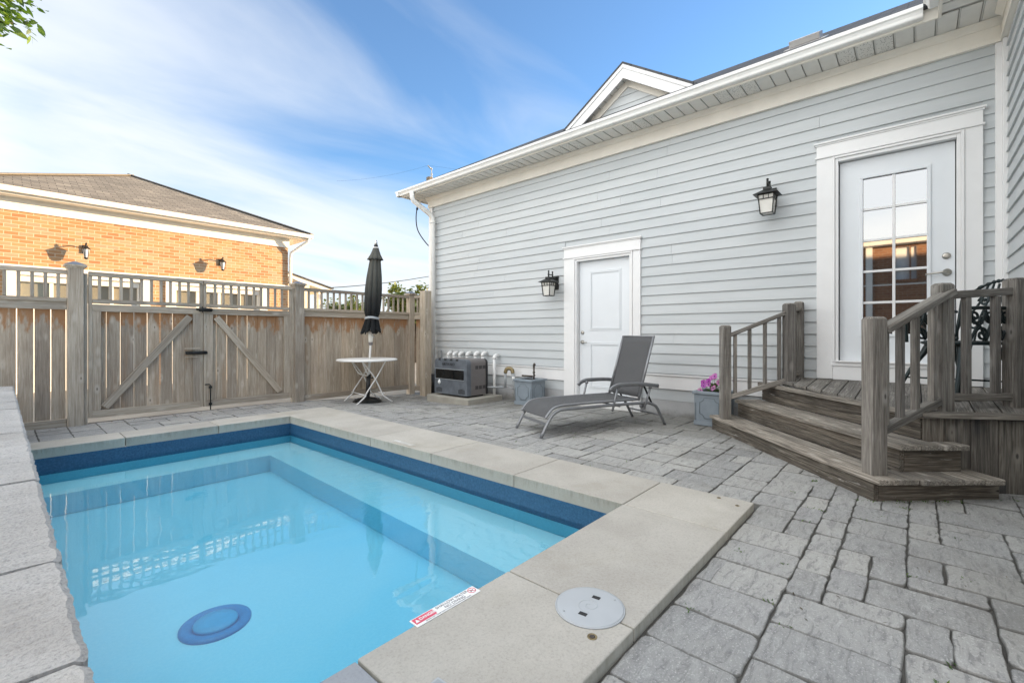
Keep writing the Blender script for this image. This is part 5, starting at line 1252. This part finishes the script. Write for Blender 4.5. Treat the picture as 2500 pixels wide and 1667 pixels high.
def coach(label, x, z):
    t = thing('coach_lamp', label, 'wall lamp', (x, BY - .01, z), 0, 'lamps on the brick wall')
    c = MB(); c.b2((-.05, -.015, -.02), (.05, 0, .16)); c.tube([(0, -.015, .10), (0, -.10, .16), (0, -.19, .13)], .012, 6); c.build('bracket', 'black', t)
    c = MB(); c.lathe([(.055, .05), (.085, .052), (.05, .09), (.018, .12), (.012, .15), (.02, .17), (.004, .20)], (0, -.20, 0), 8, smooth=False); c.build('lamp_roof', 'black', t)
    c = MB(); c.lathe([(.035, -.13), (.060, .05)], (0, -.20, 0), 8, smooth=False); c.build('lamp_glass', 'frost', t)
    c = MB(); c.lathe([(.015, -.17), (.04, -.15), (.036, -.13)], (0, -.20, 0), 8)
    for k in range(4):
        a = R(45 + 90 * k); c.beam((.037 * math.cos(a), -.20 + .037 * math.sin(a), -.13), (.062 * math.cos(a), -.20 + .062 * math.sin(a), .05), .012, .012)
    c.build('lamp_frame', 'black', t)
coach('small coach lamp on the brick wall above the tallest fence post', 1.27, 2.88); coach('small coach lamp on the brick wall above the right gate leaf', 3.90, 2.90)

bg_ = thing('bungalow', 'low cream house with shallow gable roof right of the brick house', 'house', (7.5, 20, -.15), wspace=True)
mb = MB(); mb.poly([(5.9, 18.3, -.2), (8.2, 18.3, -.2), (8.2, 18.3, 2.86), (5.9, 18.3, 3.5)]); mb.poly([(8.2, 18.3, -.2), (8.2, 24, -.2), (8.2, 24, 2.86), (8.2, 18.3, 2.86)]); mb.build('wall', 'cream_wall', bg_)
mb = MB(); mb.hexa([(5.4, 17.8, 3.68), (9.0, 17.8, 2.78), (9.0, 24, 2.78), (5.4, 24, 3.68), (5.4, 17.8, 3.92), (9.0, 17.8, 2.90), (9.0, 24, 2.90), (5.4, 24, 3.92)]); rf = mb.build('roof', 'cream', bg_)
mb = MB(); mb.hexa([(5.35, 17.74, 3.925), (9.06, 17.74, 2.905), (9.06, 24, 2.905), (5.35, 24, 3.925), (5.35, 17.74, 3.965), (9.06, 17.74, 2.945), (9.06, 24, 2.945), (5.35, 24, 3.965)]); mb.build('shingles', 'shingle_dark', rf)
for x in (7.35, 8.5):
    mb = MB(); mb.b2((x, 17.9, -.2), (x + .16, 18.06, 2.75)); mb.build('porch_post', 'cream', bg_)

# brick neighbour on the west side: it stands behind the camera's left and shows in the door glass
wb = thing('brick_outbuilding', 'brown brick building with pale eaves seen mirrored in the glazed door', 'building', (-8, 0, -.15), wspace=True)
mb = MB(); X_ = -6.2; wa, wb_, wz0, wz1 = -.06, .50, 2.72, 3.70
mb.quad((X_, 6.0, -.2), (X_, wb_, -.2), (X_, wb_, 3.78), (X_, 6.0, 3.78)); mb.quad((X_, wa, -.2), (X_, -6, -.2), (X_, -6, 3.78), (X_, wa, 3.78)); mb.quad((X_, wb_, -.2), (X_, wa, -.2), (X_, wa, wz0), (X_, wb_, wz0))
mb.quad((X_, wb_, wz1), (X_, wa, wz1), (X_, wa, 3.78), (X_, wb_, 3.78)); mb.build('wall', 'brick2', wb)
mb = MB(); mb.quad((X_ - .1, wb_, wz0), (X_ - .1, wa, wz0), (X_ - .1, wa, wz1), (X_ - .1, wb_, wz1)); w = mb.build('window', 'tablewhite', wb)  # white pane colour stands in for bright sky mirrored in the window
mb = MB()
for yy in (wa, .10, wb_ - .04): mb.b2((X_ - .09, yy, wz0), (X_ + .02, yy + .04, wz1))
mb.b2((X_ - .08, wa, 3.02), (X_ + .01, wb_, 3.06)); mb.b2((X_ - .08, wa - .05, wz0 - .06), (X_ + .06, wb_ + .05, wz0)); mb.build('window_frame', 'brick2', w)
mb = MB(); mb.b2((X_, -6, 2.56), (X_ + .05, 6, 2.60)); mb.build('band_course', 'cream', wb)
mb = MB(); mb.b2((X_ + .051, 1.00, -.2), (X_ + .14, 1.16, 3.78)); mb.build('downspout', 'cream', wb)
mb = MB(); mb.b2((X_ - .2, -6.3, 3.78), (X_ + .35, 6.3, 3.95)); mb.build('eaves', 'cream', wb)
mb = MB(); mb.poly([(X_ + .38, -6.4, 3.96), (X_ + .38, 6.4, 3.96), (X_ - 3, 6.4, 4.12), (X_ - 3, -6.4, 4.12)][::-1]); mb.build('roof', 'shingle', wb)

# trees
def leafcloud(mb, c, rad, n, L0, L1, rg, squash=1., droop=0.):
    for _ in range(n):
        d = Vector((rg.gauss(0, 1), rg.gauss(0, 1), rg.gauss(0, 1) * squash)).normalized(); p = Vector(c) + d * rad * (rg.random() ** .45)
        q = Vector((rg.gauss(0, 1), rg.gauss(0, 1), rg.gauss(0, .7) - droop)).normalized(); x, y, _z = frame(q, (rg.gauss(0, .5), rg.gauss(0, .5), 1)); l_ = rg.uniform(L0, L1); w = l_ * rg.uniform(.22, .32)
        vs = [p, p + q * l_ * .3 + x * w, p + q * l_ * .68 + x * w * .8, p + q * l_ - ZU * l_ * .1, p + q * l_ * .68 - x * w * .8, p + q * l_ * .3 - x * w]
        mb.add(vs, [(0, 1, 2, 3), (0, 3, 4, 5)], rnd=min(1, max(0, rg.gauss(.5, .26))))
def tree(label, x, y, z0, h, cr_, n, seed, lmat, L0=.10, L1=.18, cz=.62, leaves=60, name='tree', group=None):
    rg = random.Random(seed); t = thing(name, label, 'tree', (x, y, z0), 0, group)
    c = MB(); top = Vector((rg.uniform(-.2, .2), rg.uniform(-.2, .2), h * .85)); c.tube(smooth([(0, 0, 0), (.05, .02, h * .3), top * .6, top], 4), [.16 * h / 5 * (1 - .8 * k / 12) for k in range(13)], 8)
    ends = []
    for k in range(n):
        a = rg.uniform(0, 6.28); el = rg.uniform(-.25, 1.); rr = cr_ * rg.uniform(.35, 1.); e = Vector((rr * math.cos(a) * math.cos(el * .8), rr * math.sin(a) * math.cos(el * .8), h * cz + rr * el * .75)); b = top * rg.uniform(.35, .9)
        c.tube(smooth([b, (b + e) / 2 + Vector((0, 0, .12)), e], 3), [.05, .045, .04, .03, .025, .018, .012], 5); ends.append((b + e) / 2 + (e - b) * .12); ends.append(e)
    c.build('trunk', 'bark', t)
    f = MB()
    for e in ends: leafcloud(f, e, cr_ * rg.uniform(.16, .30), leaves, L0, L1, rg, .7)
    f.build('crown', lmat, t); return t
tree('bushy light green tree behind the fence corner by the downspout', 12.0, 16.2, -.2, 3.55, 1.4, 44, 3, 'leaf_far', .12, .20, .64, 75)
tree('smaller green tree behind the fence, left of the parasol', 11.3, 20.5, -.2, 3.4, 1.3, 36, 8, 'leaf_far', .12, .20, .62, 60)
# leafy branch overhead on the left
t = thing('shade_tree', 'bright green tree whose drooping leafy branches reach in at the top left', 'tree', (-2.2, 10.6, -.15))
rg = random.Random(12); c = MB(); c.tube(smooth([(0, 0, -.1), (.08, 0, 2.4), (-.02, -.15, 4.6), (.15, -.3, 7.2)], 4), [.2 - .011 * k for k in range(13)], 10)
tips = []
for k in range(34):
    a = rg.uniform(0, 6.28); b = Vector((0, -.2, rg.uniform(3.9, 7.0))); e = b + Vector((math.cos(a) * rg.uniform(1.1, 1.75), math.sin(a) * rg.uniform(1.1, 1.75), rg.uniform(-.25, 1.1))); tips.append((b, e))
for q in ((2.32, -2.0, 5.18), (2.26, -1.9, 5.42), (2.15, -1.7, 5.75), (2.28, -2.0, 5.72), (2.22, -2.2, 5.32), (2.2, -1.6, 6.1), (2.22, -2.0, 5.92), (2.34, -2.0, 5.58), (2.32, -2.2, 5.82), (2.1, -2.5, 5.2), (2.2, -2.3, 5.12), (2.3, -2.2, 6.05), (2.35, -2.3, 6.3), (2.25, -2.6, 5.6)): tips.append((Vector((0, -.2, q[2] - .3)), Vector(q)))
f = MB()
for b, e in tips:
    m = (b + e) / 2 + Vector((0, 0, .16)); path = smooth([b, m, e], 5); c.tube(path, [.045 - .0038 * k for k in range(len(path))], 6)
    for k in range(3, len(path)):
        for _ in range(24):
            p = path[k] + Vector((rg.gauss(0, .12), rg.gauss(0, .12), rg.gauss(0, .10))); d = ((e - b).normalized() * .8 + Vector((rg.gauss(0, .55), rg.gauss(0, .55), -.55 + rg.gauss(0, .35)))).normalized()
            x, y, _z = frame(d, (rg.gauss(0, .6), rg.gauss(0, .6), 1)); l_ = rg.uniform(.085, .145); w = l_ * .22
            f.add([p, p + d * l_ * .3 + x * w, p + d * l_ * .68 + x * w * .85, p + d * l_ - ZU * .012, p + d * l_ * .68 - x * w * .85, p + d * l_ * .3 - x * w], [(0, 1, 2, 3), (0, 3, 4, 5)], rnd=min(1, max(0, rg.gauss(.5, .28))))
c.build('trunk', 'bark', t); f.build('crown', 'leaf', t)

# utility pole and wires
t = thing('utility_pole', 'distant utility pole with insulator standing behind the house roof', 'utility pole', (18.9, 23.9, -.2), wspace=True)
c = MB(); c.tube([(18.9, 23.9, -.2), (18.9, 23.9, 11.2)], [.17, .12], 10); c.build('pole', 'polewood', t)
c = MB(); c.lathe([(.05, 0), (.08, .1), (.04, .2), (.08, .3), (.04, .4), (.08, .5), (.03, .6), (.03, .8), (.07, .85), (.02, .95)], (18.95, 23.9, 11.1), 10); c.tube([(18.9, 23.9, 11.95), (18.65, 23.9, 12.1)], .04, 6); c.build('insulator', 'pipe', t)
c = MB(); c.box((18.75, 23.85, 10.9), (.35, .3, .9)); c.build('transformer', 'polewood', t, bevel=.05)
def wire(label, pts, r, n=10, sag=.3):
    a, b = Vector(pts[0]), Vector(pts[1]); P = []
    for k in range(n + 1):
        f_ = k / n; q = a.lerp(b, f_); q.z -= sag * 4 * f_ * (1 - f_); P.append(q)
    c = MB(); c.tube(P, r, 5); tag(c.build('overhead_wire', 'cable'), label, 'wire', 'overhead wires')
wire('black overhead cable between the parasol and the house corner', ((14.0, 34.0, 4.3), (34, 33.0, 8.6)), .032, 10, .6)
wire('thin faint overhead wire running from the utility pole top over the grey roof', ((18.65, 23.9, 12.1), (40, 21, 15.5)), .004, 10, .2)
wire('thin faint overhead wire from the utility pole towards the left sky', ((18.65, 23.9, 12.1), (14, 27, 10.6)), .004, 10, .2)
c = MB(); c.tube(smooth([(5.75, 7.70, 3.84), (5.74, 7.71, 3.70), (5.72, 7.72, 3.45), (5.76, 7.70, 3.2), (5.90, 7.60, 2.95), (6.0, 7.53, 2.85)], 5), .011, 6); c.lathe([(.02, -.02), (.025, 0), (.02, .02)], (5.74, 7.71, 3.66), 8)
tag(c.build('service_cable', 'cable'), 'black drip loop of cable hanging from the eave behind the downspout', 'cable')

# ================================================================= SMALL GROWTH AND LITTER
rg = random.Random(31); mb = MB()
def bits(n, fx, L0, L1):
    for _ in range(n):
        x, y = fx(); z = gz(x, y) + .004; a = rg.uniform(0, 6.28); l_ = rg.uniform(L0, L1); w = l_ * rg.uniform(.12, .4); d = Vector((math.cos(a), math.sin(a), rg.uniform(-.05, .3))); x_ = Vector((-math.sin(a), math.cos(a), rg.uniform(-.2, .2)))
        p = Vector((x, y, z)); mb.add([p - d * l_ * .5, p + x_ * w * .5, p + d * l_ * .5, p - x_ * w * .5], [(0, 1, 2, 3)], rnd=min(1, abs(rg.gauss(.15, .3))))
bits(520, lambda: (rg.uniform(3.2, 5.7), rg.triangular(3.6, 7.3, 6.6)), .010, .035)
bits(160, lambda: (rg.uniform(4.0, 5.8), rg.uniform(2.2, 4.4)), .010, .03)
bits(90, lambda: (rg.uniform(.3, 3.2), rg.uniform(7.25, 7.42)), .012, .045)
bits(50, lambda: (rg.uniform(2.0, 4.4), rg.uniform(-.8, .6)), .010, .028)
tag(mb.build('leaf_litter', 'litter'), 'scattered dry leaf bits and twigs on the paving', 'litter', kind='stuff')
mb = MB()
def tuft(x, y, n, h):
    for _ in range(n):
        a = rg.uniform(0, 6.28); p = Vector((x + rg.gauss(0, .012), y + rg.gauss(0, .012), gz(x, y) - .008)); d = Vector((math.cos(a) * .5, math.sin(a) * .5, 1)).normalized(); x_ = Vector((-math.sin(a), math.cos(a), 0)); l_ = rg.uniform(.5, 1) * h; w = l_ * .14
        mb.add([p - x_ * w, p + x_ * w, p + d * l_ * .6 + x_ * w, p + d * l_ + Vector((math.cos(a), math.sin(a), -.3)) * l_ * .3, p + d * l_ * .6 - x_ * w], [(0, 1, 2, 3, 4)], rnd=rg.random())
for _ in range(70): tuft(3.1 + rg.random() * 2.6, rg.uniform(1.8, 6.8), 5, .022)
for _ in range(34): tuft(X0 + U * round((rg.uniform(1.6, 4.3) - X0) / U), rg.uniform(-.75, .7), 7, .022)
for s in range(22):
    p = so_(2.87, -2.41 - s * .045 + rg.gauss(0, .02), 0); tuft(p.x, p.y, 6, .022)
tag(mb.build('weed_tufts', 'herb'), 'tiny green weeds in the paving joints', 'weeds', kind='stuff')
for o in scene.objects:
    if 'wspace' in o: del o['wspace']
